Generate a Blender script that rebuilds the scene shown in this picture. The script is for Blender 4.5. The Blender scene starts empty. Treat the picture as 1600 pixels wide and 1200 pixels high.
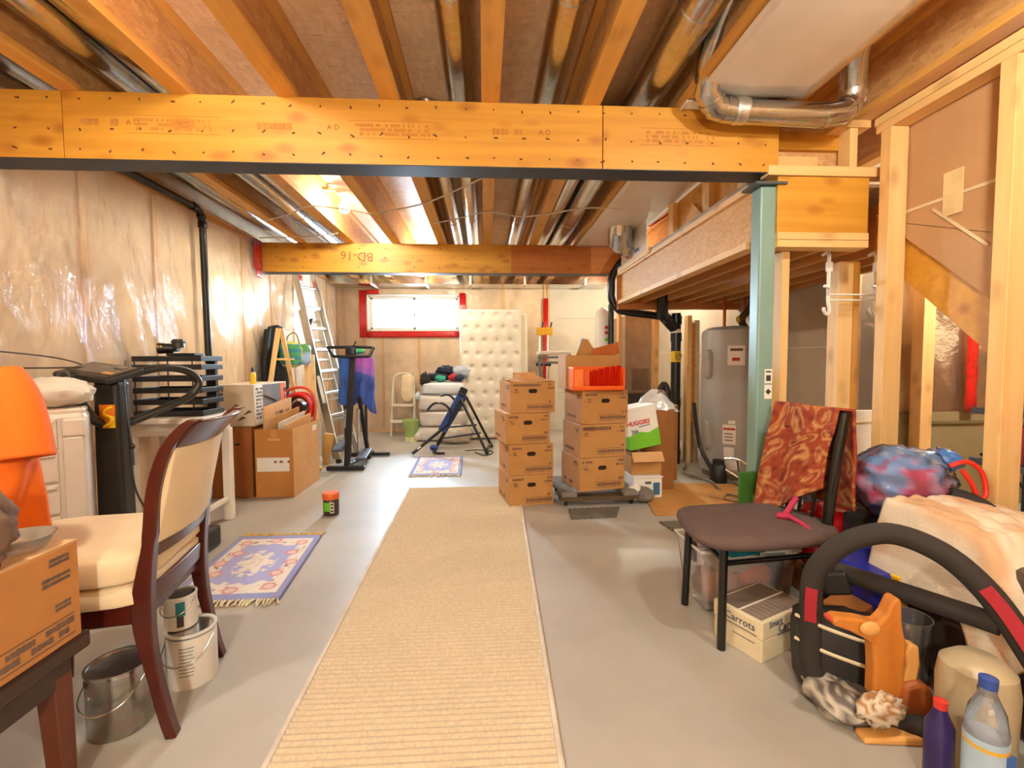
import bpy, math, random
from mathutils import Vector, Matrix, Euler, noise
C = bpy.context.scene.collection
SC = bpy.context.scene
PI = math.pi
random.seed(7)
V = Vector

# ---------------------------------------------------------------- camera
H = 1.12
yaw, pitch, roll = math.atan(43/720), math.atan(36/720), math.radians(0.3)
fw = V((math.sin(yaw)*math.cos(pitch), math.cos(yaw)*math.cos(pitch), -math.sin(pitch)))
rt = V((math.cos(yaw), -math.sin(yaw), 0)); up = rt.cross(fw)
r2 = rt*math.cos(roll) - up*math.sin(roll); u2 = rt*math.sin(roll) + up*math.cos(roll)
cd = bpy.data.cameras.new('camera'); cam = bpy.data.objects.new('camera', cd); C.objects.link(cam)
m4 = Matrix((r2, u2, -fw)).transposed().to_4x4(); m4.translation = V((0, 0, H)); cam.matrix_world = m4
cd.sensor_fit = 'HORIZONTAL'; cd.sensor_width = 36; cd.lens = 36*720/1600; cd.clip_start = .02
SC.camera = cam
# ---------------------------------------------------------------- world, lights, exposure
SC.view_settings.view_transform = 'Standard'; SC.view_settings.look = 'None'
SC.view_settings.gamma = 1; SC.view_settings.use_curve_mapping = False
SC.view_settings.exposure = 0.62
SC.cycles.diffuse_bounces = 8; SC.cycles.max_bounces = 14; SC.cycles.transparent_max_bounces = 16
w = bpy.data.worlds.new('sky'); SC.world = w; w.use_nodes = True
w.node_tree.nodes['Background'].inputs[0].default_value = (.86, .93, 1, 1)
w.node_tree.nodes['Background'].inputs[1].default_value = 9
def lamp(name, typ, loc, energy, col, size=.04, rot=None, **k):
    l = bpy.data.lights.new(name, typ); l.energy = energy; l.color = col
    if typ == 'POINT': l.shadow_soft_size = size
    o = bpy.data.objects.new(name, l); o.location = loc; C.objects.link(o)
    if rot: o.rotation_euler = rot
    for a, b in k.items(): setattr(l, a, b)
    return o
WARM = (1, .99, .84)
lamp('bulb_light_far', 'POINT', (-1.2, 4.15, 2.40), 52, WARM, .04)
lamp('bulb_light_near', 'POINT', (-1.15, .85, 2.42), 46, WARM, .05)
lamp('bulb_light_back', 'POINT', (-.55, 6.0, 2.28), 36, WARM, .05)
lamp('fill_light_behind', 'POINT', (-.2, -1.3, 1.75), 125, WARM, .10)  # unseen fill lamp added behind the camera to lift ceiling and room
lamp('bulb_light_right', 'POINT', (1.25, .85, 2.26), 36, WARM, .05)
lamp('bulb_light_utility', 'POINT', (1.95, 5.9, 2.25), 60, WARM, .05)
lamp('fill_light_storage', 'POINT', (3.45, 2.3, 2.2), 75, WARM, .05)  # added fill lamp, brightens the dark storage under the stairs
port = lamp('window_portal', 'AREA', (-1.11, 7.62, 1.885), 1, (1, 1, 1), rot=(-PI/2, 0, 0), shape='RECTANGLE', size=1.5, size_y=.66)
port.data.cycles.is_portal = True
lamp('daylight_at_window', 'AREA', (-1.11, 7.75, 1.95), 185, (.56, .78, 1), rot=(-PI/2+.15, 0, 0), shape='RECTANGLE', size=1.4, size_y=.55)

# ---------------------------------------------------------------- materials
def lin(h):
    h = h.lstrip('#'); o = []
    for i in (0, 2, 4):
        c = int(h[i:i+2], 16)/255
        o.append(c/12.92 if c <= .04045 else ((c+.055)/1.055)**2.4)
    return o + [1]
MC = {}
class N:                                                     # thin wrapper over a node tree
    def __init__(s, name):
        s.m = bpy.data.materials.new(name); s.m.use_nodes = True; s.t = s.m.node_tree
        s.b = s.t.nodes['Principled BSDF']; s.out = s.t.nodes['Material Output']
    def n(s, typ, **k):
        n = s.t.nodes.new(typ)
        for a, b in k.items():
            if a.startswith('i_'):
                key = a[2:]; n.inputs[int(key) if key.isdigit() else key].default_value = b
            else: setattr(n, a, b)
        return n
    def l(s, a, b): s.t.links.new(a, b)
    def coord(s, scale=(1, 1, 1), rnd=True):
        tc = s.n('ShaderNodeTexCoord'); mp = s.n('ShaderNodeMapping'); mp.inputs['Scale'].default_value = scale
        s.l(tc.outputs['Object'], mp.inputs[0])
        if rnd:
            oi = s.n('ShaderNodeObjectInfo'); mu = s.n('ShaderNodeMath', operation='MULTIPLY', i_1=37.0)
            s.l(oi.outputs['Random'], mu.inputs[0]); s.l(mu.outputs[0], mp.inputs['Location'])
        return mp.outputs[0]
    def noise(s, vec, scale, detail=4, rough=.6):
        n = s.n('ShaderNodeTexNoise', i_Scale=scale, i_Detail=detail, i_Roughness=rough); s.l(vec, n.inputs['Vector']); return n
    def ramp(s, fac, stops):
        r = s.n('ShaderNodeValToRGB'); e = r.color_ramp.elements
        while len(e) < len(stops): e.new(.5)
        for x, (p, c) in zip(e, stops): x.position = p; x.color = lin(c) if isinstance(c, str) else c
        s.l(fac, r.inputs[0]); return r.outputs[0]
    def mix(s, fac, a, b, mode='MIX'):
        n = s.n('ShaderNodeMix', data_type='RGBA', blend_type=mode)
        for sock, v in ((n.inputs[0], fac), (n.inputs[6], a), (n.inputs[7], b)):
            if isinstance(v, (int, float)): sock.default_value = v
            elif isinstance(v, (list, tuple)): sock.default_value = v
            else: s.l(v, sock)
        return n.outputs[2]
    def bump(s, h, strength, dist=.01):
        b = s.n('ShaderNodeBump', i_Strength=strength, i_Distance=dist); s.l(h, b.inputs['Height']); s.l(b.outputs[0], s.b.inputs['Normal']); return b
    def set(s, **k):
        for a, b in k.items(): s.b.inputs[a.replace('_', ' ')].default_value = b
def pm(hexc, rough=.5, metal=0, var=.10, scale=9, bump=0, bscale=80, **k):
    key = (hexc, rough, metal, var, scale, bump, bscale, tuple(sorted(k.items())))
    if key in MC: return MC[key]
    s = N('paint_' + hexc.strip('#')); s.set(Roughness=rough, Metallic=metal, **k)
    v = s.coord(); n = s.noise(v, scale)
    c = lin(hexc); d = [x*(1-var*1.6) for x in c[:3]]+[1]; e = [min(1, x*(1+var)) for x in c[:3]]+[1]
    s.l(s.ramp(n.outputs[0], [(.3, d), (.7, e)]), s.b.inputs['Base Color'])
    if bump: s.bump(s.noise(v, bscale, 3).outputs[0], bump, .004)
    MC[key] = s.m; return s.m
def wood(a, b, axis=1, knots=.5, rough=.55, fine=1.0, knotcol='#7a4218'):
    key = ('wood', a, b, axis, knots, rough, fine)
    if key in MC: return MC[key]
    s = N('wood_' + a.strip('#')); s.set(Roughness=rough)
    sc = [11*fine]*3; sc[axis] = .55*fine; v = s.coord(tuple(sc)); n = s.noise(v, 1.6, 6, .65)
    col = s.ramp(n.outputs[0], [(.28, a), (.72, b)])
    sc2 = [4.2]*3; sc2[axis] = 2.2; v2 = s.coord(tuple(sc2))
    big = s.noise(v2, .8, 2)
    col = s.mix(s.ramp(big.outputs[0], [(.35, '#000000'), (.75, '#808080')]), col, s.ramp(n.outputs[0], [(.3, b), (.7, a)]))
    if knots:
        vo = s.n('ShaderNodeTexVoronoi', i_Scale=2.2); s.l(v2, vo.inputs['Vector'])
        k = s.ramp(vo.outputs['Distance'], [(.10, [knots]*3+[1]), (.33, '#000000')])
        col = s.mix(k, col, lin(knotcol))
    s.l(col, s.b.inputs['Base Color']); s.bump(n.outputs[0], .12, .004)
    MC[key] = s.m; return s.m
def osb(a, b, c, scale=26):
    key = ('osb', a, b, c, scale)
    if key in MC: return MC[key]
    s = N('strand_board_' + a.strip('#')); s.set(Roughness=.6)
    v = s.coord((1, .45, 1)); nz = s.noise(v, 9, 3)
    vo = s.n('ShaderNodeTexVoronoi', i_Scale=scale); s.l(s.mix(.08, v, nz.outputs['Color']), vo.inputs['Vector'])
    sp = s.n('ShaderNodeSeparateColor'); s.l(vo.outputs['Color'], sp.inputs[0])
    col = s.ramp(sp.outputs[0], [(.0, a), (.55, b), (1, c)])
    n2 = s.noise(s.coord((9, 70, 70)), 1.2, 4)
    col = s.mix(s.ramp(n2.outputs[0], [(.56, '#000000'), (.74, '#a8a8a8')]), col, lin('#5a321a'))
    s.l(col, s.b.inputs['Base Color']); s.bump(sp.outputs[0], .25, .003)
    MC[key] = s.m; return s.m
def galv(hexc='#c9c8c6', rough=.24):
    key = ('galv', hexc, rough)
    if key in MC: return MC[key]
    s = N('sheet_metal'); s.set(Metallic=1.0, Roughness=rough)
    v = s.coord(); n = s.noise(v, 7, 3); vo = s.n('ShaderNodeTexVoronoi', i_Scale=60); s.l(v, vo.inputs['Vector'])
    c = lin(hexc); s.l(s.mix(.12, s.ramp(n.outputs[0], [(.3, [x*.8 for x in c[:3]]+[1]), (.7, c)]), vo.outputs['Color'], 'OVERLAY'), s.b.inputs['Base Color'])
    s.bump(n.outputs[0], .25, .01)
    MC[key] = s.m; return s.m
def film(name, fac=.10, rough=.12, tint=(1, 1, 1, 1), milk=.05, bump=.6, ior=1.45):
    key = ('film', name)
    if key in MC: return MC[key]
    s = N(name); tr = s.n('ShaderNodeBsdfTransparent'); tr.inputs[0].default_value = tint
    gl = s.n('ShaderNodeBsdfGlossy', i_Roughness=rough); df = s.n('ShaderNodeBsdfDiffuse'); df.inputs[0].default_value = (.9, .88, .86, 1)
    fr = s.n('ShaderNodeFresnel', i_IOR=ior); ad = s.n('ShaderNodeMath', operation='ADD', i_1=fac); s.l(fr.outputs[0], ad.inputs[0])
    v = s.coord((1, 2.2, .9), False); nz = s.noise(v, 5, 5, .6)
    bp = s.n('ShaderNodeBump', i_Strength=bump, i_Distance=.03); s.l(nz.outputs[0], bp.inputs['Height'])
    s.l(bp.outputs[0], gl.inputs['Normal']); s.l(bp.outputs[0], fr.inputs['Normal'])
    m1 = s.n('ShaderNodeMixShader', i_0=milk); s.l(tr.outputs[0], m1.inputs[1]); s.l(df.outputs[0], m1.inputs[2])
    m2 = s.n('ShaderNodeMixShader'); s.l(ad.outputs[0], m2.inputs[0]); s.l(m1.outputs[0], m2.inputs[1]); s.l(gl.outputs[0], m2.inputs[2])
    s.l(m2.outputs[0], s.out.inputs[0]); MC[key] = s.m; return s.m
def vcol(name, rough=.9, bump=0, bscale=150, metal=0, **k):
    key = ('vcol', name)
    if key in MC: return MC[key]
    s = N(name); s.set(Roughness=rough, Metallic=metal, **k); a = s.n('ShaderNodeAttribute', attribute_name='Col')
    s.l(a.outputs['Color'], s.b.inputs['Base Color'])
    if bump: s.bump(s.noise(s.coord(), bscale, 3).outputs[0], bump, .006)
    MC[key] = s.m; return s.m
def glow(name, col, st):
    s = N(name); e = s.n('ShaderNodeEmission', i_Strength=st); e.inputs[0].default_value = col; s.l(e.outputs[0], s.out.inputs[0]); return s.m

W_BEAM = wood('#b67a20', '#d99e38', 0, .7, .5, knotcol='#9a5414')
W_JOIST = wood('#c68c40', '#dea858', 1, .25, .55)
W_STUD = wood('#d8a866', '#ecc88c', 2, .35, .6)
W_STUDY = wood('#d8a866', '#ecc88c', 1, .35, .6)
W_STUDX = wood('#d8a866', '#ecc88c', 0, .35, .6)
OSB = osb('#d8b48c', '#dfbd95', '#e6c7a0', 48)
OSB_D = osb('#bb8a54', '#c69660', '#d0a36c', 48)
GALV = galv()
BLACK = pm('#191817', .45); BLACKM = pm('#141313', .25, 0)
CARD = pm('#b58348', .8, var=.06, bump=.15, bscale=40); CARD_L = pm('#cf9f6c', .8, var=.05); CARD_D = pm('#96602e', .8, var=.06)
INK = pm('#755240', .8); WHITE = pm('#e6e2da', .45, var=.03); RED = pm('#c8201a', .35, var=.15)
TAPE = pm('#c41f1c', .28, var=.2, scale=30)

# ---------------------------------------------------------------- mesh helpers
def sm(pts, n=8, closed=False):                              # Catmull-Rom through points
    P = [V(p) for p in pts]; o = []; L = len(P)
    for i in range(L if closed else L-1):
        g = (lambda j: P[j % L]) if closed else (lambda j: P[max(0, min(L-1, j))])
        a, b, c, d = g(i-1), g(i), g(i+1), g(i+2)
        for k in range(n):
            t = k/n; o.append(.5*((2*b)+(c-a)*t+(2*a-5*b+4*c-d)*t*t+(3*b-a-3*c+d)*t**3))
    if not closed: o.append(P[-1])
    return o
class B:
    def __init__(s): s.v = []; s.f = []; s.c = []
    def add(s, vs, fs, col=None):
        k = len(s.v); s.v += [tuple(x) for x in vs]; s.f += [tuple(i+k for i in f) for f in fs]
        s.c += ([tuple(col)]*len(vs) if col is not None and not isinstance(col, list) else (col or [(1, 1, 1)]*len(vs))); return s
    def box(s, c, d, r=(0, 0, 0), col=None):
        M = Euler(r).to_matrix(); c = V(c); h = V(d)/2
        vs = [c+M@V((x*h.x, y*h.y, z*h.z)) for x in (-1, 1) for y in (-1, 1) for z in (-1, 1)]
        return s.add(vs, [(0, 1, 3, 2), (4, 6, 7, 5), (0, 4, 5, 1), (2, 3, 7, 6), (0, 2, 6, 4), (1, 5, 7, 3)], col)
    def bb(s, x0, x1, y0, y1, z0, z1, col=None): return s.box(((x0+x1)/2, (y0+y1)/2, (z0+z1)/2), (x1-x0, y1-y0, z1-z0), col=col)
    def hexa(s, p, col=None):                                # 4 bottom corners ccw then 4 top corners
        return s.add(p, [(3, 2, 1, 0), (4, 5, 6, 7), (0, 1, 5, 4), (1, 2, 6, 5), (2, 3, 7, 6), (3, 0, 4, 7)], col)
    def bar(s, a, b, wx, wy, ref=(0, 0, 1)):                 # rectangular bar from a to b
        a, b = V(a), V(b); d = (b-a).normalized(); r = V(ref)
        if abs(d.dot(r)) > .95: r = V((0, 1, 0))
        x = d.cross(r).normalized()*wx/2; y = d.cross(x).normalized()*wy/2
        q = [-x-y, x-y, x+y, -x+y]; return s.hexa([a+k for k in q]+[b+k for k in q])
    def tube(s, pts, r, n=10, closed=False, cap=True, col=None):
        P = [V(p) for p in pts]; L = len(P); R = r if isinstance(r, (list, tuple)) else [r]*L
        T = [(P[(i+1) % L if closed else min(i+1, L-1)]-P[(i-1) % L if closed else max(i-1, 0)]).normalized() for i in range(L)]
        u = T[0].orthogonal().normalized(); vs = []; fs = []
        for i in range(L):
            u = (u-T[i]*u.dot(T[i])).normalized(); w_ = T[i].cross(u)
            vs += [P[i]+(u*math.cos(2*PI*k/n)+w_*math.sin(2*PI*k/n))*R[i] for k in range(n)]
        for i in range(L if closed else L-1):
            j = (i+1) % L; fs += [(i*n+k, i*n+(k+1) % n, j*n+(k+1) % n, j*n+k) for k in range(n)]
        if cap and not closed: fs += [tuple(range(n-1, -1, -1)), tuple((L-1)*n+k for k in range(n))]
        return s.add(vs, fs, col)
    def cyl(s, a, b, r, r2=None, n=20, col=None): return s.tube([a, b], [r, r if r2 is None else r2], n, col=col)
    def lathe(s, prof, c=(0, 0, 0), n=28, axis=2):
        vs = []; fs = []; m = len(prof); c = V(c)
        for r, z in prof:
            for k in range(n):
                a = 2*PI*k/n; x, y = r*math.cos(a), r*math.sin(a)
                vs.append(c+(V((x, y, z)) if axis == 2 else V((x, z, y)) if axis == 1 else V((z, x, y))))
        for i in range(m-1): fs += [(i*n+k, i*n+(k+1) % n, (i+1)*n+(k+1) % n, (i+1)*n+k) for k in range(n)]
        fs += [tuple(range(n-1, -1, -1)), tuple((m-1)*n+k for k in range(n))]
        return s.add(vs, fs)
    def prism(s, out, t, axis=1, off=0, M=None):             # outline (u,v) extruded by t along axis
        L = len(out)
        def q(u, v, w_): p = V((w_, u, v)) if axis == 0 else V((u, w_, v)) if axis == 1 else V((u, v, w_)); return M@p if M else p
        vs = [q(u, v, off) for u, v in out]+[q(u, v, off+t) for u, v in out]
        return s.add(vs, [tuple(range(L-1, -1, -1)), tuple(range(L, 2*L))]+[(i, (i+1) % L, L+(i+1) % L, L+i) for i in range(L)])
    def grid(s, nu, nv, f, cf=None, wrap=False):             # f(u,v)->point, cf(u,v)->colour
        vs = []; cs = []
        for j in range(nv+1):
            for i in range(nu+(0 if wrap else 1)):
                vs.append(f(i/nu, j/nv)); cs.append(cf(i/nu, j/nv) if cf else (1, 1, 1))
        W = nu if wrap else nu+1
        return s.add(vs, [(j*W+i, j*W+(i+1) % W, (j+1)*W+(i+1) % W, (j+1)*W+i) for j in range(nv) for i in range(nu)], cs)
    def ball(s, c, r, n=20, m=14, amp=0, fr=4, seed=0, cf=None, sq=1, flat=None):
        c = V(c); r = V(r) if hasattr(r, '__len__') else V((r, r, r)); vs = []; cs = []
        pw = lambda x: math.copysign(abs(x)**sq, x)
        for j in range(m+1):
            for i in range(n):
                t, p = PI*j/m, 2*PI*i/n
                d = V((pw(math.sin(t))*pw(math.cos(p)), pw(math.sin(t))*pw(math.sin(p)), pw(math.cos(t))))
                k = 1+amp*noise.noise(d*fr+V((seed*7.3, seed*3.1, 0))) + amp*.5*noise.noise(d*fr*2.7+V((0, seed*5.7, 3)))
                q = V((d.x*r.x, d.y*r.y, d.z*r.z))*k
                if flat is not None and q.z < flat: q.z = flat
                vs.append(c+q); cs.append(cf(d) if cf else (1, 1, 1))
        return s.add(vs, [(j*n+i, (j+1)*n+i, (j+1)*n+(i+1) % n, j*n+(i+1) % n) for j in range(m) for i in range(n)], cs)
    def build(s, name, mat, parent=None, smooth=40, bev=0, solid=0, sub=0, col=False):
        me = bpy.data.meshes.new(name); me.from_pydata(s.v, [], s.f); me.validate(); me.update()
        if col:
            a = me.attributes.new('Col', 'FLOAT_COLOR', 'POINT')
            a.data.foreach_set('color', [x for c in s.c for x in (c[0], c[1], c[2], 1)])
        if smooth:
            me.shade_smooth(); me.set_sharp_from_angle(angle=math.radians(smooth))
        me.materials.append(mat); o = bpy.data.objects.new(name, me); C.objects.link(o)
        if parent: o.parent = parent
        if solid: q = o.modifiers.new('s', 'SOLIDIFY'); q.thickness = solid; q.offset = 0
        if bev: q = o.modifiers.new('b', 'BEVEL'); q.width = bev; q.segments = 2; q.limit_method = 'ANGLE'; q.angle_limit = .7
        if sub: q = o.modifiers.new('u', 'SUBSURF'); q.levels = sub; q.render_levels = sub
        return o
def T(name, label, cat, loc=(0, 0, 0), rz=0, group=None):
    o = bpy.data.objects.new(name, None); o.empty_display_size = .05; C.objects.link(o); o.location = loc; o.rotation_euler = (0, 0, rz)
    return tag(o, label, cat, group)
def tag(o, label, cat, group=None, loc=None, rz=0):
    o['label'] = label; o['category'] = cat
    if group: o['group'] = group
    if loc: o.location = loc; o.rotation_euler = (0, 0, rz)
    return o
def struct(o): o['kind'] = 'structure'; return o
def stuff(o): o['kind'] = 'stuff'; return o
def lab(o, s): o['label'] = s; return o
def dup(r, loc, rz, label):
    def cp(o, par):
        c = o.copy(); C.objects.link(c)
        if par: c.parent = par
        for ch in o.children: cp(ch, c)
        return c
    c = cp(r, None); c.location = loc; c.rotation_euler = (0, 0, rz); c['label'] = label; return c
def text(body, size, loc, rot, mat, parent, name='lettering', align='CENTER', ext=.0006, bold=0):
    cu = bpy.data.curves.new(name, 'FONT'); cu.body = body; cu.size = size; cu.align_x = align; cu.align_y = 'CENTER'; cu.extrude = ext; cu.offset = size*bold; cu.resolution_u = 2
    o = bpy.data.objects.new(name, cu); me = bpy.data.meshes.new_from_object(o); bpy.data.objects.remove(o)
    me.materials.append(mat); o = bpy.data.objects.new(name, me); C.objects.link(o); o.location = loc; o.rotation_euler = rot
    if parent: o.parent = parent
    return o
def glyphs(b, x0, x1, z0, z1, rows=1, y=0, seed=1, axis='y', dens=.75):    # rows of small unreadable print marks as thin proud blocks
    rn = random.Random(seed); rh = (z1-z0)/rows
    for k in range(rows):
        x = x0; zc = z1-rh*(k+.5)
        while x < x1:
            wd = rh*rn.uniform(.35, .7)
            if rn.random() < dens:
                hh = rh*rn.uniform(.55, .8)
                if axis == 'y': b.box((x+wd/2, y, zc), (wd*.8, .001, hh))
                elif axis == 'x': b.box((y, x+wd/2, zc), (.001, wd*.8, hh))
                else: b.box((x+wd/2, zc, y), (wd*.8, hh, .001))
            x += wd
    return b
# ================================================================ THE SETTING
XL, YW = -2.31, 7.45
s = N('painted_concrete'); s.set(Roughness=.42, Specular_IOR_Level=.5); v = s.coord(rnd=False)
n1 = s.noise(v, 1.3, 5); n2 = s.noise(v, 34, 3)
c1 = s.ramp(n1.outputs[0], [(.3, '#9f9a92'), (.7, '#b4aea5')]); c2 = s.mix(s.ramp(n2.outputs[0], [(.62, '#000000'), (.75, '#505050')]), c1, lin('#8b857c'))
s.l(c2, s.b.inputs['Base Color']); s.bump(n2.outputs[0], .06, .004)
struct(B().bb(-2.6, 4.3, -2.6, 7.8, -.1, 0).build('floor', s.m, smooth=0))
ceil = struct(B().bb(-2.6, 4.3, -2.6, 7.8, 2.66, 2.69).build('ceiling', OSB, smooth=0))
# I-joists: a strand-board web with two flanges each
JX = [-1.875, -1.385, -.91, -.437, .04, .527, 1.005, 1.49, 1.97, 2.46]
webm = flm = None
for x in JX:
    o = B().bb(-.006, .006, -2.5, 7.4, 2.39, 2.625).build('floor_joist', OSB_D, ceil, 0) if webm is None else bpy.data.objects.new('floor_joist', webm)
    if webm: C.objects.link(o); o.parent = ceil
    webm = o.data; o.location.x = x
    for nm, z in (('bottom_flange', 2.356), ('top_flange', 2.624)):
        q = B().bb(-.043, .043, -2.5, 7.4, 0, .036).build(nm, W_JOIST, o, 0, bev=.003) if flm is None else bpy.data.objects.new(nm, flm)
        if flm: C.objects.link(q); q.parent = o
        flm = q.data; q.location.z = z
# steel strap bridging seen as pale bars between the near joists
for x in (-.99, -.52):
    B().bar((x, 1.55, 2.64), (x+.03, 1.56, 2.42), .03, .004).build('bridging_strap', WHITE, ceil, 0)
# insulated exterior wall on the left
INSUL = pm('#ead0aa', .95, var=.10, scale=5, bump=.5, bscale=14)
wl = struct(B().grid(60, 24, lambda u, v_: V((XL-.004-.014*abs(math.cos(PI*(-2.6+u*10.1-2.26)/.595))**.5, -2.6+u*10.1, v_*2.4)))
    .bb(-2.6, -2.45, -2.6, 7.8, 0, 2.69).build('wall_left', INSUL))
sd = None
for k in range(-8, 9):
    q = B().bb(-.02, .02, -.019, .019, .04, 2.31).build('stud', W_STUD, wl, 0) if sd is None else bpy.data.objects.new('stud', sd)
    if sd: C.objects.link(q); q.parent = wl
    sd = q.data; q.location = (XL-.022, 2.26+.595*k, 0)
B().bb(XL-.13, XL+.012, -2.5, 7.4, 2.318, 2.356).build('top_plate', W_JOIST, wl, 0, bev=.002)
B().bb(XL-.13, XL-.004, -2.5, 7.4, 0, .04).build('bottom_plate', W_STUDY, wl, 0)
def wrinkle(y, z):
    a = noise.noise(V((y*2.2+z*1.0, z*.6-y*.3, 1.7)))
    b = noise.noise(V((y*7.5+z*3.4, z*1.0-y*.7, 5.1)))
    c = noise.noise(V((y*1.1, z*.8, 9.3)))
    return .030*a+.034*b*max(0, .5+c)+.020*max(0, .35-abs(noise.noise(V((y*4.6+z*2.2, z*.8-y*.5, 21)))*2.2))+.007*noise.noise(V((y*17+z*8, z*2.4, 2)))
FILM = film('vapour_barrier_film', .0, .09, milk=.14, ior=1.17, bump=.9)
B().grid(420, 90, lambda u, v_: V((XL+.026+wrinkle(-2.5+u*9.9, .05+v_*2.27)*min(1, 6*min(v_, 1-v_)), -2.5+u*9.9, .05+v_*2.27))).build('vapour_barrier', FILM, wl, 180)
def tapes(par, lst):
    for b in lst: B().grid(14, 3, b).build('sheathing_tape', TAPE, par, 60, solid=.001)
def tp(x, y0, y1, z0, z1): return lambda u, v_: V((x+.006*noise.noise(V((y0+u*9, v_*7, z0))), y0+(y1-y0)*u, z0+(z1-z0)*v_))
tapes(wl, [tp(XL+.034, 4.78, 4.95, 2.06, 2.36), tp(XL+.036, 4.83, 4.93, 1.98, 2.07), tp(XL+.035, 2.03, 2.2, 2.0, 2.10), tp(XL+.037, 2.12, 2.2, 1.93, 2.03), tp(XL+.035, 5.9, 6.0, 2.1, 2.2)])
# back wall: insulated bay with the window, bare concrete on the right
WX0, WX1, WZ0, WZ1 = -1.84, -.385, 1.60, 2.175
wb = struct(B().bb(-2.5, WX0, YW, YW+.25, 0, 2.69).bb(WX1, 1.06, YW, YW+.25, 0, 2.69).bb(WX0, WX1, YW, YW+.25, 0, WZ0).bb(WX0, WX1, YW, YW+.25, WZ1, 2.69).build('wall_back', INSUL, smooth=0))
CONC = pm('#cfc4b0', .85, var=.06, scale=3, bump=.2, bscale=30)
CONC2 = pm('#b3a48f', .85, var=.08, scale=3, bump=.2, bscale=30)
B().bb(1.06, 2.72, YW-.02, YW+.25, 0, 2.69).build('concrete_face', CONC, wb, 0)
for k in range(1, 4): B().bb(1.18+.0, 2.72, YW-.024, YW-.02, .6*k-.004, .6*k+.004).build('form_line', CONC2, wb, 0)
for x in (-2.22, -1.90, -1.609, -1.035, -.33, .3, .98, 1.04):
    z1 = WZ0-.04 if WX0 < x < WX1 else 2.4
    B().bb(x-.019, x+.019, YW-.02, YW, .04, z1).build('stud', W_STUD, wb, 0)
B().bb(WX0-.04, WX1+.04, YW-.02, YW, WZ0-.078, WZ0-.04).build('sill_plate', W_STUDX, wb, 0)
B().bb(-2.3, 1.06, YW-.02, YW, 0, .04).build('bottom_plate', W_STUDX, wb, 0)
def wf(x0, x1, z0, z1, k):
    return lambda u, v_: V((x0+(x1-x0)*u, YW-.03-.016*noise.noise(V(((x0+(x1-x0)*u)*3, (z0+(z1-z0)*v_)*1.3, k))), z0+(z1-z0)*v_))
FILM2 = film('vapour_barrier_film_back', .0, .16, milk=.10, ior=1.38)
bf = B()
for a in ((XL, WX0, .03, 2.28), (WX1, 1.05, .03, 2.28), (WX0, WX1, .03, WZ0), (WX0, WX1, WZ1, 2.28)): bf.grid(60, 60, wf(*a, 1))
bf.build('vapour_barrier', FILM2, wb, 180)
def tpb(x0, x1, z0, z1): return lambda u, v_: V((x0+(x1-x0)*u, YW-.05+.005*noise.noise(V((u*8, v_*9, x0))), z0+(z1-z0)*v_))
tapes(wb, [tpb(WX0-.11, WX0, 1.50, 2.24), tpb(WX0, WX1, 1.50, 1.60), tpb(WX1, WX1+.10, 1.52, 2.2), tpb(WX0, WX0+.2, 2.175, 2.25), tpb(.95, 1.03, .55, 2.12)])
wn = struct(B().bb(WX0, WX0+.035, YW+.06, YW+.16, WZ0, WZ1).bb(WX1-.035, WX1, YW+.06, YW+.16, WZ0, WZ1).bb(WX0, WX1, YW+.06, YW+.16, WZ0, WZ0+.035).bb(WX0, WX1, YW+.06, YW+.16, WZ1-.035, WZ1).build('window_1', WHITE, smooth=0))
for a in ((WX0, WX0+.012, WZ0, WZ1), (WX1-.012, WX1, WZ0, WZ1), (WX0, WX1, WZ0, WZ0+.012), (WX0, WX1, WZ1-.012, WZ1)):
    B().bb(a[0], a[1], YW-.03, YW+.25, a[2], a[3]).build('window_jamb', WHITE, wn, 0)
for x0, x1, y in ((WX0+.035, -1.10, .08), (-1.135, WX1-.035, .11)):
    q = B().bb(x0, x0+.03, YW+y, YW+y+.03, WZ0+.035, WZ1-.035).bb(x1-.03, x1, YW+y, YW+y+.03, WZ0+.035, WZ1-.035).bb(x0, x1, YW+y, YW+y+.03, WZ0+.035, WZ0+.065).bb(x0, x1, YW+y, YW+y+.03, WZ1-.065, WZ1-.035).build('window_sash', WHITE, wn, 0)
    B().bb(x0+.03, x1-.03, YW+y+.012, YW+y+.016, WZ0+.065, WZ1-.065).build('pane', film('window_glass', .0, .02, milk=0, bump=0), q, 0)
B().bb(-1.128, -1.108, YW+.065, YW+.08, 1.85, 1.90).build('window_latch', pm('#8f8f8f', .4), wn, 0)
# concrete side wall of the utility corner, then the insulated jog under the stairs
wr = struct(B().bb(2.72, 2.95, 3.3, YW+.2, 0, 2.69).build('wall_right', CONC2, smooth=0))
for z in (.62, 1.22, 1.82): B().bb(2.714, 2.72, 3.32, YW, z-.004, z+.004).build('form_line', CONC, wr, 0)
wj = struct(B().bb(2.72, 4.3, 3.3, 3.5, .72, 2.69).build('wall_jog', INSUL, smooth=0))
for x in (2.78, 3.35, 3.9): B().bb(x-.019, x+.019, 3.285, 3.3, .72, 2.4).build('stud', W_STUD, wj, 0)
B().bb(2.72, 4.3, 3.27, 3.5, 0, .72).build('concrete_face', pm('#8d8260', .8, var=.06), wj, 0)
B().bb(2.72, 4.3, 3.255, 3.27, .63, .65).build('ledge_line', pm('#6f6648', .8), wj, 0)
B().grid(60, 60, lambda u, v_: V((2.72+1.5*u, 3.27+.03*noise.noise(V((u*7+v_*3, v_*4-u*2, 2))), .70+1.6*v_))).build('vapour_barrier', film('vapour_barrier_film_jog', .06, .14, milk=.05), wj, 180)
tapes(wj, [lambda u, v_: V((3.585+.09*v_, 3.225+.006*noise.noise(V((u*9, v_*4, 1))), .72+1.0*u))])
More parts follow.
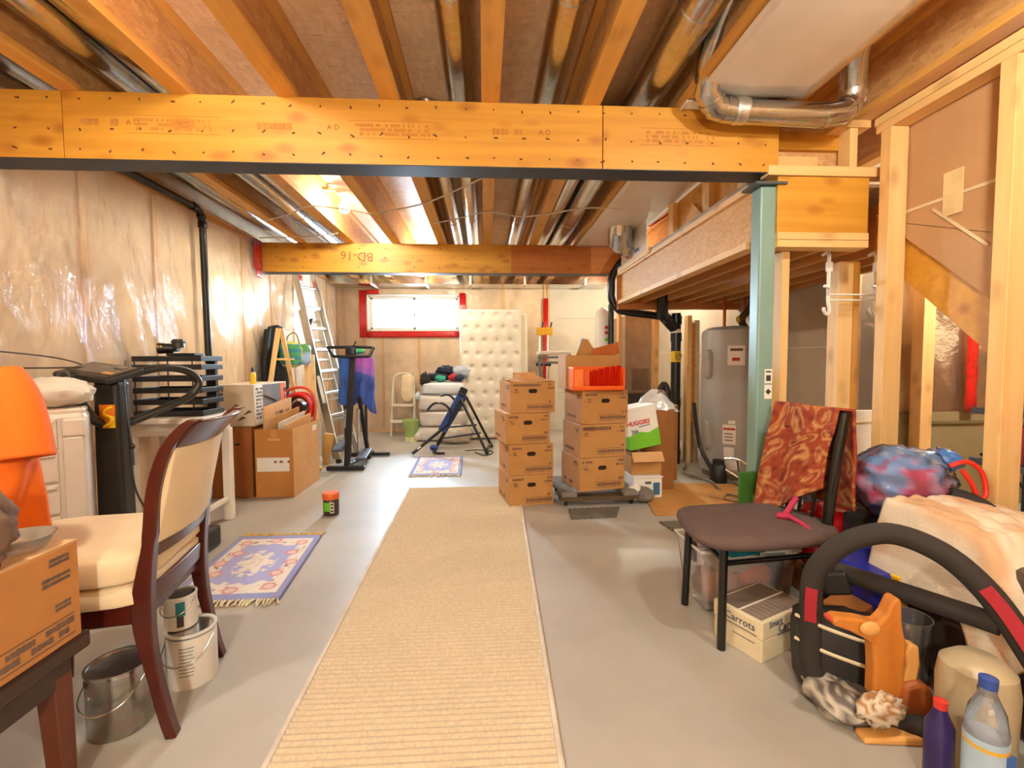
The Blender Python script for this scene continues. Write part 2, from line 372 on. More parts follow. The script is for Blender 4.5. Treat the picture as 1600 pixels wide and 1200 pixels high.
struct(B().bb(4.3, 4.5, -2.6, 3.4, 0, 2.69).build('wall_far_right', pm('#b98a5c', .8), smooth=0))
struct(B().bb(-2.6, 4.5, -2.75, -2.6, 0, 2.69).build('wall_front', pm('#c79a6c', .85), smooth=0))
# stair partition on the right: studs, plates, the brown backs of the drywall sheets, stringers and treads
wp = struct(B().bb(1.955, 2.045, -2.5, 2.24, 2.236, 2.274).build('wall_partition', W_STUDY, smooth=0, bev=.002))
B().bb(1.955, 2.045, -2.5, 2.25, 2.276, 2.314).build('top_plate', W_STUDY, wp, 0, bev=.002)
for y in (2.18, 1.655, 1.04, .4, -.3, -1.0):
    B().bb(1.955, 2.045, y-.03, y+.03, 0, 2.236).build('stud', W_STUD, wp, 0, bev=.003)
DRY = pm('#b98d62', .9, var=.05, scale=5, bump=.05)
sl = .88
zs = lambda y: 1.78-sl*(2.24-y)
b = B()
b.prism([(2.3, zs(2.3)), (1.2, zs(1.2)), (-1.0, 0), (-2.5, 0), (-2.5, 1.83), (2.3, 1.83)], .012, 0, 2.052).build('drywall_sheet', DRY, wp, 0)
B().bb(2.052, 2.064, -2.5, 2.3, 1.836, 2.33).build('drywall_sheet', DRY, wp, 0)
B().bb(2.048, 2.052, -2.5, 2.28, 1.826, 1.840).build('joint_paper', pm('#d9c09a', .9), wp, 0)
B().bb(2.046, 2.051, 1.89, 1.975, 1.75, 1.94).build('paper_note', pm('#dcc08c', .9), wp, 0)
B().bar((2.049, 2.02, 1.80), (2.049, 1.78, 1.58), .012, .004, (1, 0, 0)).build('drywall_scuff', pm('#d9c09a', .9), wp, 0)
for x, nm in ((2.066, 'stair_stringer'), (2.92, 'stair_stringer')):
    B().prism([(2.35, zs(2.35)), (.25, 0), (.55, 0), (2.35, zs(2.35)-.20)], .038, 0, x).build(nm, W_BEAM if x < 2.5 else W_JOIST, wp, 0, bev=.002)
for k in range(9):
    y = 2.15-.215*k; B().bb(2.104, 2.92, y-.13, y+.13, zs(y)+.05, zs(y)+.08).build('stair_tread', OSB, wp, 0)
# rear studs of the storage under the stairs and the utility partition
wu = struct(B().bb(1.36, 1.40, 5.25, 5.29, 0, .04).build('wall_utility', W_STUDX, smooth=0))
for x, y, wd, h in ((3.2, 3.19, .09, 1.85), (2.10, 2.62, .085, 1.685), (1.585, 2.40, .04, 1.685), (1.60, 5.4, .04, 1.72), (1.96, 5.2, .055, 1.78)):
    B().bb(x-wd/2, x+wd/2, y-.045, y+.045, 0, h).build('stud', W_STUD, wu, 0, bev=.003)
B().bb(2.145, 2.18, 2.575, 2.66, 0, 1.685).build('stud', wood('#c98f3a', '#dba24c', 2), wu, 0)
B().bb(2.19, 2.235, 4.86, 4.95, 0, 1.6).build('stud', W_STUD, wu, 0)
B().bb(2.235, 2.275, 4.86, 4.90, .45, 1.52).build('strand_board_edge', osb('#b8691c', '#c97a26', '#d88c38', 60), wu, 0)
B().bb(2.275, 2.33, 4.88, 4.95, 0, 1.55).build('stud', pm('#cdbb9c', .7), wu, 0)
# ================================================================ BEAMS AND LANDING
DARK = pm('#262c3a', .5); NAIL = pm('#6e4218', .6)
def nails(x0, x1, y, zs_, step, seed):
    rn = random.Random(seed); b = B(); x = x0+.06
    while x < x1:
        for z in zs_: b.cyl((x+rn.uniform(-.02, .02), y-.0015, z+rn.uniform(-.012, .012)), (x, y+.002, z), .0042, n=7)
        x += step
    return b
r = T('support_beam', 'long golden laminated beam crossing nearest the camera, three plies with stamps', 'beam', (0, 2.27, 2.055))
for x0, x1 in ((-2.38, -1.908), (-1.904, .583), (.587, 1.475)):
    B().bb(x0, x1, 0, .13, 0, .301).build('laminated_plank', W_BEAM, r, 0, bev=.002)
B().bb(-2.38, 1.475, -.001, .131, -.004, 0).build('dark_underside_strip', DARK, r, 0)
stuff(nails(-2.3, 1.45, 0, (.04, .135, .265), .135, 3).build('nail_head', NAIL, r, 0))
g = B()
for x in (-1.83, -1.05, .02): glyphs(g, x, x+.16, .145, .185, 1, -.001, int(x*100), dens=.9)
for x in (-1.62, -.62, .78):
    for z in (.12, .2): g.box((x+.2, -.001, z), (.42, .001, .0022))
    glyphs(g, x+.02, x+.36, .13, .19, 3, -.001, int(x*77), dens=.6)
stuff(g.build('ink_stamp', pm('#b87a30', .8), r, 0))
for x in (-1.60, -.70, .30): text('A D', .035, (x, -.0015, .165), (PI/2, 0, 0), pm('#a8692a', .8), r, 'ink_lettering')
r = T('support_beam', 'shorter golden beam further back, handwriting scrawled upside down on it', 'beam', (0, 4.965, 2.055))
B().bb(-2.38, .30, 0, .13, 0, .301).build('laminated_plank', W_BEAM, r, 0, bev=.002)
B().bb(.303, 1.60, 0, .13, 0, .301).build('laminated_plank', wood('#b06426', '#c67a34', 0, .3), r, 0, bev=.002)
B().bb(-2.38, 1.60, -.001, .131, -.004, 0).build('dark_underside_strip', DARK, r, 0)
stuff(nails(-2.2, 1.4, 0, (.05, .15, .25), .28, 5).build('nail_head', NAIL, r, 0))
text('BD-16', .13, (-1.32, -.002, .17), (PI/2, PI+.06, 0), pm('#8a4c20', .7), r, 'ink_lettering')

r = T('landing_frame', 'dropped wooden landing frame on the right above the utility corner', 'floor frame', (0, 0, 0))
B().bb(1.475, 1.955, 2.27, 2.315, 1.759, 2.037).build('front_rim_board', W_BEAM, r, 0, bev=.002)
B().bb(1.42, 2.7, 2.262, 2.33, 2.04, 2.088).build('front_plate', W_STUDX, r, 0, bev=.002)
for z in (1.686, 1.724): B().bb(1.475, 1.955, 2.262, 2.35, z, z+.036).build('header_plate', W_STUDX, r, 0, bev=.002)
B().bb(1.43, 1.45, 2.42, 4.8, 1.745, 2.01).build('side_rim_board', osb('#c8903e', '#d09c50', '#daa860', 70), r, 0)
for z, nm in ((1.71, 'bottom_flange'), (2.005, 'top_flange')): B().bb(1.40, 1.48, 2.42, 4.82, z, z+.038).build(nm, W_STUDY, r, 0, bev=.002)
B().bb(1.405, 2.72, 2.42, 4.82, 2.046, 2.064).build('subfloor_panel', osb('#8d7a64', '#a08a70', '#b09a80'), r, 0)
for x in (1.66, 1.86, 2.06, 2.26, 2.46, 2.66): B().bb(x-.019, x+.019, 2.42, 4.78, 1.72, 2.0).build('landing_joist', wood('#b87c40', '#cc9450', 1, .2), r, 0)
B().bb(1.40, 2.72, 4.78, 4.83, 1.655, 2.0).build('back_header', wood('#ac6630', '#c07c40', 0, .2), r, 0)
B().bb(1.385, 1.42, 3.85, 4.75, 2.02, 2.075).build('ledger_board', W_STUDY, r, 0)
for y, h in ((3.62, .27), (3.05, .27), (2.62, .2)): B().bb(1.46, 1.50, y-.09, y, 2.066, 2.066+h).build('cripple_stud', W_STUD, r, 0)
B().bb(1.50, 1.515, 2.66, 3.6, 2.07, 2.33).build('strand_board', W_BEAM, r, 0)
B().prism([(3.0, 2.07), (3.3, 2.07), (3.15, 2.2)], .03, 0, 1.44).build('brace_block', W_JOIST, r, 0)
B().bb(1.475, 1.955, 2.36, 2.40, 2.21, 2.30).build('blocking', W_BEAM, r, 0)
B().bb(1.48, 1.74, 2.35, 2.39, 2.09, 2.17).build('blocking', W_STUDX, r, 0)
B().bb(1.855, 1.895, 2.28, 2.36, 2.09, 2.29).build('cripple_stud', W_STUD, r, 0, bev=.002)
B().bb(1.78, 1.955, 2.27, 2.36, 2.285, 2.322).build('cap_plate', W_STUDX, r, 0, bev=.002)
B().bb(1.475, 1.955, 2.39, 2.41, 2.09, 2.33).build('strand_board', OSB_D, r, 0)

r = T('steel_post', 'teal painted square steel post under the right end of the nearest beam', 'post', (1.437, 2.325, 0))
B().box((0, 0, 1.0), (.085, .085, 1.985)).build('shaft', pm('#7d9c93', .4, var=.06, scale=4), r, 0, bev=.01)
B().box((0, 0, .006), (.18, .18, .012)).build('base_plate', pm('#6d8a82', .4), r, 0, bev=.003)
B().box((.0, 0, 2.0), (.16, .14, .012)).build('top_plate', pm('#4c5556', .4), r, 0)
for z in (1.035, .955): lab(B().box((.018, -.0435, z), (.04, .001, .072)).build('paper_label', WHITE, r, 0), 'white square label')
B().box((.018, -.0445, 1.025), (.024, .001, .03)).box((.018, -.0445, .955), (.022, .001, .022), (0, PI/4, 0)).box((.018, -.0445, 1.058), (.028, .001, .008)).build('label_print', pm('#3a3a3a', .7), r, 0)

# ================================================================ CEILING SERVICES
def duct(pts, rad, label, seams=(), n=18):
    r = T('round_duct', label, 'duct', (0, 0, 0))
    B().tube(pts, rad, n).build('duct_pipe', GALV, r, 50)
    P = [V(p) for p in pts]
    for i, t in seams:
        c = P[i].lerp(P[i+1], t); d = (P[i+1]-P[i]).normalized()*.012
        B().tube([c-d, c+d], rad*1.035, n).build('duct_collar', GALV, r, 50)
    return r
Z = 2.52
def straight(x, y0, y1, rad, label, z=Z): return duct([(x, y0, z), (x, y0+1.6, z), (x, (y0+y1)/2+.8, z), (x, y1, z)], rad, label, [(0, .95), (1, .5), (2, .3)])
straight(-2.19, -1.5, 6.9, .075, 'round galvanised duct between the joists, outermost beside the plastic-covered wall')
straight(-2.01, -1.5, 6.9, .075, 'round galvanised duct between the joists, second from the plastic-covered wall')
straight(-1.735, -1.5, 6.9, .075, 'round galvanised duct between the joists, third from the plastic-covered wall')
straight(-1.555, -1.5, 6.9, .075, 'round galvanised duct between the joists, fourth from the plastic-covered wall')
straight(-.115, -1.5, 6.9, .07, 'single round duct with a bright streak, just before the middle joist')
duct([(-.33, 2.85, 2.66), (-.33, 2.87, 2.55), (-.31, 2.96, 2.50), (-.30, 3.1, Z), (-.30, 6.9, Z)], .07, 'round duct that elbows up into the subfloor behind the nearest beam', [(1, .5), (2, .5), (3, .4)])
straight(.34, -1.5, 6.9, .07, 'single round duct in the bay just after the middle joist')
straight(.845, -1.5, 6.9, .092, 'fat round duct beside the pale ceiling panel', 2.50)
straight(.65, 2.7, 6.9, .075, 'round duct behind the nearest beam, paired with the fat duct', 2.49)
r = duct([(1.0, 1.75, 2.62), (1.0, 1.93, 2.53), (1.0, 2.03, 2.44), (1.02, 2.10, 2.34), (1.08, 2.14, 2.29), (1.16, 2.15, 2.282), (1.60, 2.15, 2.272), (1.70, 2.15, 2.285), (1.755, 2.15, 2.34), (1.74, 2.13, 2.42), (1.68, 2.05, 2.5), (1.66, 1.95, 2.6)], .055, 'shiny elbowed duct wrapping under the pale panel in front of the nearest beam', [(1, .5), (2, .6), (3, .6), (4, .6), (5, .05), (6, .1), (7, .6), (8, .5)])
B().tube(sm([(1.17, 2.15, 2.282), (1.2, 2.15, 2.283), (1.23, 2.15, 2.282)], 3), [.0575+.002*(i % 2) for i in range(7)], 18).build('foil_tape', galv('#e0dcd4', .4), r, 60)
tag(B().bb(.965, 1.41, 2.195, 2.262, 2.345, 2.352).bb(.965, .97, 2.19, 2.262, 2.335, 2.352).build('joint_strip', WHITE, smooth=0), 'thin white metal strip under the elbowed duct', 'strip')
PANEL = pm('#d9cbbd', .35, var=.04, scale=3)
def panel(y0, y1, label, k):
    f = lambda u, v_: V((.985+.515*u, y0+(y1-y0)*v_, 2.344-.018*math.sin(PI*u)*math.sin(PI*v_)-.006*noise.noise(V((u*3, v_*4, k)))))
    return tag(B().grid(12, 24, f).build('ceiling_panel', PANEL, solid=.008), label, 'panel')
panel(-.4, 2.14, 'pale sagging board under the joists, in front of the nearest beam', 1); panel(2.42, 4.96, 'pale board under the joists, between the two beams', 4)
# main trunk across the back
r = T('trunk_duct', 'wide rectangular sheet metal trunk duct along the top of the back wall', 'duct', (0, 0, 0))
SHINY = galv('#d2cdc8', .12)
xs = [-2.28, -1.66, -.86, -.2, .62, 1.55, 1.92]
for a, b_ in zip(xs, xs[1:]):
    B().bb(a+.002, b_-.002, 7.0, 7.42, 2.275, 2.60).build('duct_section', SHINY, r, 0, bev=.002)
    if a > -2.2: B().bb(a-.016, a+.016, 6.988, 7.43, 2.262, 2.61).build('drive_cleat', WHITE, r, 0)
# bare bulbs
def bulb(loc, label):
    r = T('bare_bulb', label, 'light', loc)
    B().lathe([(.058, .0), (.056, -.012), (.03, -.025), (.022, -.05)], (0, 0, .075)).build('lamp_holder', WHITE, r)
    B().lathe([(.018, 0), (.022, -.02), (.042, -.05), (.048, -.08), (.036, -.11), (.001, -.126)], (0, 0, .03), 18).build('bulb', glow('bulb_glow', (1, .93, .8, 1), 22), r)
    B().box((0, 0, .09), (.11, .11, .04)).build('junction_box', GALV, r, 0, bev=.003)
    B().bb(-.3, .3, -.02, .02, .10, .11).build('mounting_strip', W_STUDX, r, 0)
    return r
bulb((-1.2, 4.15, 2.50), 'glowing bare bulb on a white holder between the joists')
for i, (pts, l) in enumerate((
    ([(-1.9, 4.18, 2.345), (-1.6, 4.0, 2.35), (-1.37, 3.78, 2.345), (-1.1, 3.9, 2.36), (-.91, 3.95, 2.345), (-.7, 3.85, 2.35), (-.437, 3.66, 2.345), (-.2, 3.4, 2.345), (.04, 3.1, 2.345), (.2, 2.9, 2.36)], 'pale cable wandering across the joist undersides, left of the middle joist'),
    ([(-.437, 4.2, 2.345), (-.2, 4.02, 2.34), (.04, 3.86, 2.345), (.3, 3.95, 2.34), (.527, 3.9, 2.345), (.8, 3.72, 2.34), (1.005, 3.70, 2.335), (1.4, 3.75, 2.325)], 'pale cable crossing the joists towards the pale board'),
    ([(-2.2, 4.75, 2.345), (-1.87, 4.7, 2.345), (-1.6, 4.6, 2.33), (-1.385, 4.55, 2.345)], 'short pale cable near the left end of the far beam'))):
    tag(B().tube(sm(pts, 6), .006, 6).build('electrical_cable', pm('#d8cdb8', .5)), l, 'cable')
# black drain pipes
ABS = pm('#16161a', .3, var=.05)
r = T('drain_pipe', 'black plastic pipe running down the plastic-covered left wall', 'pipe', (XL+.06, 3.9, 0))
B().tube([(0, -1.6, 2.33), (0, -.1, 2.335), (0, -.03, 2.32), (0, 0, 2.26), (0, .02, 1.0), (0, .02, .02)], .026, 14).build('pipe_run', ABS, r, 50)
for a, b_ in (((0, -.13, 2.335), (0, -.08, 2.333)), ((0, 0, 2.20), (0, 0, 2.25)), ((0, 0, 2.27), (0, -.02, 2.30))): B().cyl(a, b_, .033, n=14).build('coupling', ABS, r, 50)
r = T('drain_pipe', 'black drain pipe bending around the far end of the landing and down to the floor', 'pipe', (0, 0, 0))
B().tube([(1.53, 4.84, 2.24), (1.43, 4.86, 2.13), (1.375, 4.87, 2.04), (1.355, 4.87, 1.98), (1.352, 4.87, 1.80), (1.375, 4.87, 1.72), (1.44, 4.87, 1.655), (1.54, 4.87, 1.635), (1.75, 4.87, 1.61), (1.98, 4.87, 1.58)], .042, 14).build('bent_pipe', ABS, r, 60)
B().tube([(2.055, 4.85, 1.62), (2.06, 4.85, .0)], .05, 16).build('vertical_pipe', ABS, r, 50)
B().tube(sm([(1.82, 4.6, 1.9), (1.82, 4.62, 1.72), (1.84, 4.68, 1.6), (1.93, 4.8, 1.55), (2.04, 4.85, 1.46)], 5), .058, 14).build('toilet_bend', ABS, r, 60)
B().tube([(1.45, 5.22, 1.76), (1.455, 5.22, 0)], .032, 12).build('vent_pipe', ABS, r, 50)
for z in (1.5, 1.32, .62): B().cyl((2.056, 4.85, z), (2.056, 4.85, z+.09), .058, n=16).build('coupling', ABS, r, 50)
lab(B().lathe([(.0535, 0), (.0535, .115)], (2.058, 4.85, 1.10), 20).build('yellow_tag', pm('#e6bf12', .5), r), 'yellow warning tag')
glyphs(B(), 2.025, 2.09, 1.115, 1.2, 4, 4.796, 4).build('tag_print', INK, r, 0)
lab(B().lathe([(.0535, 0), (.0535, .10)], (2.053, 4.85, 1.35), 20).build('white_label', WHITE, r), 'white paper label')
# register boot on a white board above the landing
r = T('duct_boot', 'round metal elbow boot on a white board at the far end of the landing', 'duct', (1.40, 4.25, 2.2))
B().prism([(-.30, -.115), (.42, -.115), (.42, .13), (-.30, .14)], .01, 0, .0).build('backing_board', WHITE, r, 0)
B().bb(-.001, .0, -.12, .0, -.09, -.06).build('printed_mark', pm('#6a6a90', .6), r, 0)
B().tube([(-.004, .12, .02), (-.07, .10, .015), (-.13, .03, .04), (-.15, -.03, .10), (-.155, -.05, .17)], [.105, .112, .115, .112, .105], 18).build('elbow', GALV, r, 30)
B().tube([(-.002, .12, .02), (-.025, .12, .02)], .135, 20).build('flange_ring', GALV, r, 50)
B().tube(sm([(-.06, .05, .12), (-.03, -.05, .16), (.05, -.25, .19)], 5), .007, 6).build('cable', BLACK, r)
tag(B().tube(sm([(1.53, 4.25, 2.36), (1.57, 4.1, 2.37), (1.62, 3.9, 2.40), (1.6, 3.6, 2.42)], 5), .009, 8).build('water_line', RED), 'red plastic water line above the landing', 'pipe')

# ================================================================ UTILITY CORNER
r = T('water_heater', 'tall grey water heater with white stickers in the utility corner', 'water heater', (2.42, 4.35, 0))
GREY = pm('#a8a4a0', .38, var=.05, scale=3)
B().lathe([(.24, .05), (.285, .055), (.292, .075), (.292, 1.36), (.285, 1.40), (.24, 1.43), (.0, 1.45)], n=48).build('tank', GREY, r)
B().lathe([(.27, 0), (.27, .05)], n=32).build('foot_ring', pm('#5a554f', .6), r)
for z in (1.02, .34): B().ball((-.285, -.06, z+.06), (.035, .06, .14), 14, 10, sq=.5).build('access_cover', pm('#a39c93', .35), r)
def wrap(a0, a1, z0, z1, rad): return lambda u, v_: V((rad*math.cos(a0+(a1-a0)*u), rad*math.sin(a0+(a1-a0)*u), z0+(z1-z0)*v_))
for a0, a1, z0, z1 in ((-2.25, -1.75, 1.07, 1.25), (-2.36, -1.98, .34, .52), (-2.32, -2.02, .22, .31), (-2.5, -1.85, .10, .20), (-2.2, -2.0, .53, .56)):
    B().grid(10, 1, wrap(a0, a1, z0, z1, .2935)).build('sticker', WHITE, r, 180)
for a0, a1, z0, z1 in ((-2.12, -1.9, 1.11, 1.14), (-2.34, -2.0, .47, .49)): B().grid(8, 1, wrap(a0, a1, z0, z1, .2942)).build('sticker_print', pm('#b03428', .7), r, 180)
for a0, a1, z0, z1 in ((-2.18, -1.82, 1.20, 1.225), (-2.3, -2.06, .43, .44), (-2.3, -2.06, .40, .41), (-2.3, -2.06, .37, .38)): B().grid(8, 1, wrap(a0, a1, z0, z1, .2942)).build('sticker_print', INK, r, 180)
for x in (-.1, .1): B().cyl((x, 0, 1.43), (x, 0, 1.80), .014, n=10).build('copper_pipe', pm('#b8673a', .3, 1), r, 50)
B().tube(sm([(.05, -.1, 1.43), (-.02, -.15, 1.5), (.06, -.16, 1.6), (.1, -.12, 1.72)], 5), .03, 10).build('flexible_hose', pm('#4a4038', .5), r)
B().ball((-.03, -.14, 1.5), (.03, .03, .035)).build('yellow_valve', pm('#d0ac1a', .4), r)
r = T('furnace', 'brown-grey metal furnace cabinet with a black lower door', 'furnace', (1.90, 5.75, 0))
B().bb(-.2, .2, -.25, .25, .72, 1.66).build('upper_cabinet', pm('#a58d7c', .35, .3), r, 0, bev=.006)
B().bb(-.2, .2, -.25, .25, 0, .715).build('lower_cabinet', pm('#3d3a36', .5), r, 0, bev=.006)
q = B().bb(-.12, .1, -.258, -.25, .76, 1.02).build('access_panel', galv('#9c8a7e', .35), r, 0, bev=.004)
B().bb(-.195, .195, -.256, -.25, .715, .74).build('trim_strip', galv('#b09a8c', .3), r, 0)
r = T('air_exchanger', 'white upright filter canister with coloured labels beside the black vent pipe', 'canister', (1.39, 5.35, 0))
B().lathe([(.09, .62), (.095, .66), (.095, 1.62), (.07, 1.70), (.02, 1.74)], n=28).build('canister_body', WHITE, r)
B().lathe([(.11, 0), (.11, .62)], n=28).build('stand', pm('#bdb6aa', .5), r)
for z, c in ((1.5, '#c23a2c'), (1.44, '#c23a2c'), (1.36, '#77b83c'), (1.22, '#8a8480')): B().box((.02, -.095, z), (.05, .004, .035)).build('sticker', pm(c, .6), r, 0)
r = T('sump_assembly', 'cluster of black hoses and a pump behind the drain pipe', 'pump', (2.0, 4.98, 0))
B().lathe([(.10, 0), (.11, .1), (.09, .22), (.03, .26)], (.06, .0, 0)).build('pump_body', BLACK, r)
B().tube(sm([(.0, 0, .2), (-.04, .03, .45), (-.06, .05, .7), (.0, .06, .85), (.04, .04, .75), (.0, .02, .55)], 6), .035, 10).build('hose', pm('#3a342e', .5), r)
B().ball((-.06, -.02, .62), (.09, .05, .17), 14, 10, .25).build('plastic_wrap', film('clear_wrap', .12, .2, milk=.35), r)
B().tube(sm([(.1, -.05, .05), (.1, -.3, .02), (-.05, -.6, .015), (.05, -.9, .015), (.0, -1.2, .015)], 6), .012, 8).build('drain_hose', pm('#8a8378', .5), r)
r = T('floor_drain_pump', 'small black pump on the floor in front of the water heater', 'pump', (2.13, 4.05, 0))
B().lathe([(.07, 0), (.075, .05), (.06, .16), (.05, .17), (.05, .21), (.0, .22)]).build('pump_body', BLACK, r)
B().tube(sm([(-.05, 0, .1), (-.14, .05, .3), (-.12, .2, .5), (-.1, .3, .7)], 6), .02, 8).build('hose', BLACK, r)
B().tube(sm([(.06, 0, .05), (.1, -.2, .012), (.25, -.3, .012), (.3, -.1, .012)], 6), .008, 8).build('cord', pm('#6b645a', .5), r)
# ================================================================ FLOOR COVERINGS
def quad(p): # bilinear patch from near-left, near-right, far-right, far-left
    p = [V((a[0], a[1], 0)) for a in p]
    return lambda u, v_: p[0].lerp(p[1], u).lerp(p[3].lerp(p[2], u), v_)
q = quad([(-.604, .75), (.190, .75), (.290, 4.03), (-.663, 4.05)])
s = N('ribbed_runner_weave'); s.set(Roughness=.95); v = s.coord((1, 1, 1), False); n = s.noise(v, 90, 3); n2 = s.noise(v, 2, 3)
s.l(s.mix(.35, s.ramp(n.outputs[0], [(.3, '#b3a28a'), (.7, '#d2c4ac')]), s.ramp(n2.outputs[0], [(.3, '#bfae94'), (.7, '#cbbca4')])), s.b.inputs['Base Color']); s.bump(n.outputs[0], .3, .003)
r = T('runner_rug', 'long beige ribbed runner rug down the middle of the floor', 'rug', (0, 0, 0))
b = B().grid(6, 1100, lambda u, v_: q(u, v_)+V((0, 0, .0068+.0036*math.sin(v_*3.3/.024*2*PI))))
b.build('ribbed_field', s.m, r, 180)
b = B()
for u in (0, 1): b.tube([q(u, k/30)+V((0, 0, .006)) for k in range(31)], .010, 8)
b.tube([q(k/6, 1)+V((0, 0, .005)) for k in range(7)], .007, 8)
lab(b.build('binding', pm('#cfc4b4', .9), r), 'bound edge, paled by painted reflected light')  # real binding; its paler tone paints light reflected along the runner's edge
LAV, CREAM, ROSE, BRN, LAV2 = (.36, .36, .60), (.70, .63, .56), (.60, .26, .24), (.26, .2, .2), (.27, .28, .50)
def rugcol(u, v_):
    x, y = (u-.5)*2, (v_-.5)*2; e = max(abs(x), abs(y)*1.02)
    if e > .88: return LAV2
    n = noise.noise(V((u*9, v_*13, 3)))
    fl = noise.noise(V((u*16, v_*24, 8)))
    for cx, cy in ((.66, .7), (-.66, .7), (.66, -.7), (-.66, -.7), (0, .78), (0, -.78), (.74, 0), (-.74, 0), (.6, .33), (-.6, -.33), (-.6, .33), (.6, -.33)):
        d = math.hypot((x-cx)*1.0, (y-cy)*1.55)
        if .09 < d < .14: return ROSE
        if d <= .09: return (.68, .50, .45)
    if e > .8: return CREAM
    d = math.hypot(x, y)*1.0
    if d < .30+.08*math.cos(6*math.atan2(y, x)): return (.62, .52, .46) if fl > .1 else CREAM
    ed = abs(x)**3+abs(y)**3 < (.62+.12*n)**3*1.0 or (abs(x) < .62 and abs(y) < .58+.1*n)
    if ed: return LAV if not (.33 < d < .42 and fl > .05) else CREAM
    if fl > .34: return BRN
    if fl < -.36: return (.63, .42, .38)
    return CREAM
RUG = vcol('wool_rug_pile', .95, .35, 200)
def rug(p, label, fr=('#d7c7a2', '#d7c7a2'), seed=1):
    q = quad(p); r = T('patterned_rug', label, 'rug', (0, 0, 0))
    b = B().grid(90, 140, lambda u, v_: q(u, v_)+V((0, 0, .0125+.0015*noise.noise(V((u*30, v_*40, 1))))), rugcol)
    b.build('pile_field', RUG, r, 180, col=True)
    b = B(); rn = random.Random(seed)
    e = [q(k/40, 0) for k in range(40)]+[q(1, k/40) for k in range(40)]+[q(1-k/40, 1) for k in range(40)]+[q(0, 1-k/40) for k in range(40)]
    b.tube([a+V((0, 0, .0065)) for a in e], .0065, 6, closed=True).build('bound_edge', pm('#6e6c94', .95), r)
    for vv, sg, c in ((0, -1, fr[0]), (1, 1, fr[1])):
        b = B()
        for k in range(46):
            a = q((k+.5)/46, vv); j = rn.uniform(-.02, .02); L = rn.uniform(.035, .06)
            b.tube([a+V((0, 0, .01)), a+V((j*.4, sg*L*.5, .012)), a+V((j, sg*L, .005))], [.004, .0045, .005], 5)
        stuff(b.build('fringe', pm(c, .95), r))
    return r
rug([(-1.500, 2.175), (-.975, 2.180), (-1.055, 2.975), (-1.555, 2.985)], 'nearer blue and cream patterned rug with fringe beside the mahogany chair', ('#d8c8a6', '#cfa64c'))
rug([(-.742, 4.50), (-.24, 4.493), (-.265, 5.374), (-.767, 5.38)], 'small blue patterned rug in front of the inversion table', ('#cfbfa0', '#cfbfa0'), 2)
tag(B().prism([(1.22, 3.2), (1.872, 3.15), (2.33, 3.95), (1.64, 4.04), (1.29, 3.60)], .006, 2, .001).build('cardboard_sheet', pm('#c08a4a', .75, var=.06), bev=.001, smooth=0), 'flat sheet of brown cardboard lying on the floor by the drain', 'cardboard')
def matt(pts, label):
    o = []
    for i in range(len(pts)):
        a, b_ = V(pts[i]), V(pts[(i+1) % len(pts)]); L = (b_-a).length; n = max(1, int(L/.025)); nr = V((b_-a).to_2d().orthogonal().normalized())
        for k in range(n): o.append(tuple(a.lerp(b_, k/n)+nr*(.008 if k % 2 else -.002)))
    tag(B().prism(o, .010, 2, .001).build('foam_mat', pm('#675f55', .9), smooth=0), label, 'mat')
matt([(1.195, 3.06), (1.26, 2.62), (1.62, 2.66), (1.60, 3.08)], 'dark foam mat with toothed edges partly under the metal chair')
matt([(.62, 3.38), (.60, 3.16), (.93, 3.18), (1.02, 3.40)], 'small dark foam mat poking out in front of the dolly')

# ================================================================ CARTONS
def carton(loc, rz, w, d, h, label, name='cardboard_box', group=None, mat=None, marks=1, hole=True, open_=False, side=True, seed=1, bold=False):
    r = T(name, label, 'box', loc, rz, group); m = mat or CARD           # origin: front left bottom corner
    t = .004
    if open_:
        b = B().bb(0, w, 0, d, 0, t).bb(0, w, 0, t, 0, h).bb(0, w, d-t, d, 0, h).bb(0, t, t, d-t, 0, h).bb(w-t, w, t, d-t, 0, h)
    else: b = B().bb(0, w, 0, d, 0, h)
    b.build('box_body', m, r, 0, bev=.003)
    if not open_:
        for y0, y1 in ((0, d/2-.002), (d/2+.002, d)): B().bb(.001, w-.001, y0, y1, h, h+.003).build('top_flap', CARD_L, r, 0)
    if hole:
        o = [(w*.5+.019*sx+.016*math.cos(a), h*.70+.016*math.sin(a)) for sx, a0 in ((1, -PI/2), (-1, PI/2)) for a in [a0+PI*k/6 for k in range(7)]]
        B().prism(o, .002, 1, -.0015).build('hand_hole', pm('#241509', .9), r, 0)  # no recess cut: flat dark capsule paints the shade inside the hole
    if marks:
        b = B(); y = -.001
        glyphs(b, w*.06, w*(.68 if open_ else .28), h*.84, h*.94, 1, y, seed, dens=.95)
        glyphs(b, w*.09, w*.17, h*.64, h*.78, 2, y, seed+1); b.box((w*.035, y, h*.70), (.007, .001, .007))
        glyphs(b, w*.86, w*.95, h*.86, h*.95, 1, y, seed+2); glyphs(b, w*.80, w*.95, h*.74, h*.83, 1, y, seed+3)
        glyphs(b, w*.86, w*.93, h*.30, h*.40, 1, y, seed+4)
        for z in (.10, .27): b.box((w*.64, y, h*z), (w*.58, .001, .003))
        glyphs(b, w*.37, w*.92, h*.12, h*.25, 1, y, seed+5, dens=1)
        if bold: glyphs(b, w*.05, w*.6, h*.80, h*.97, 1, y, seed+6, dens=1)
        if side:
            glyphs(b, d*.35, d*.85, h*.12, h*.25, 1, -.001, seed+7, 'x'); glyphs(b, d*.1, d*.3, h*.75, h*.9, 2, -.001, seed+8, 'x')
        stuff(b.build('printed_mark', INK, r, 0))
    return r
G = 'storage cartons in the two tall stacks'
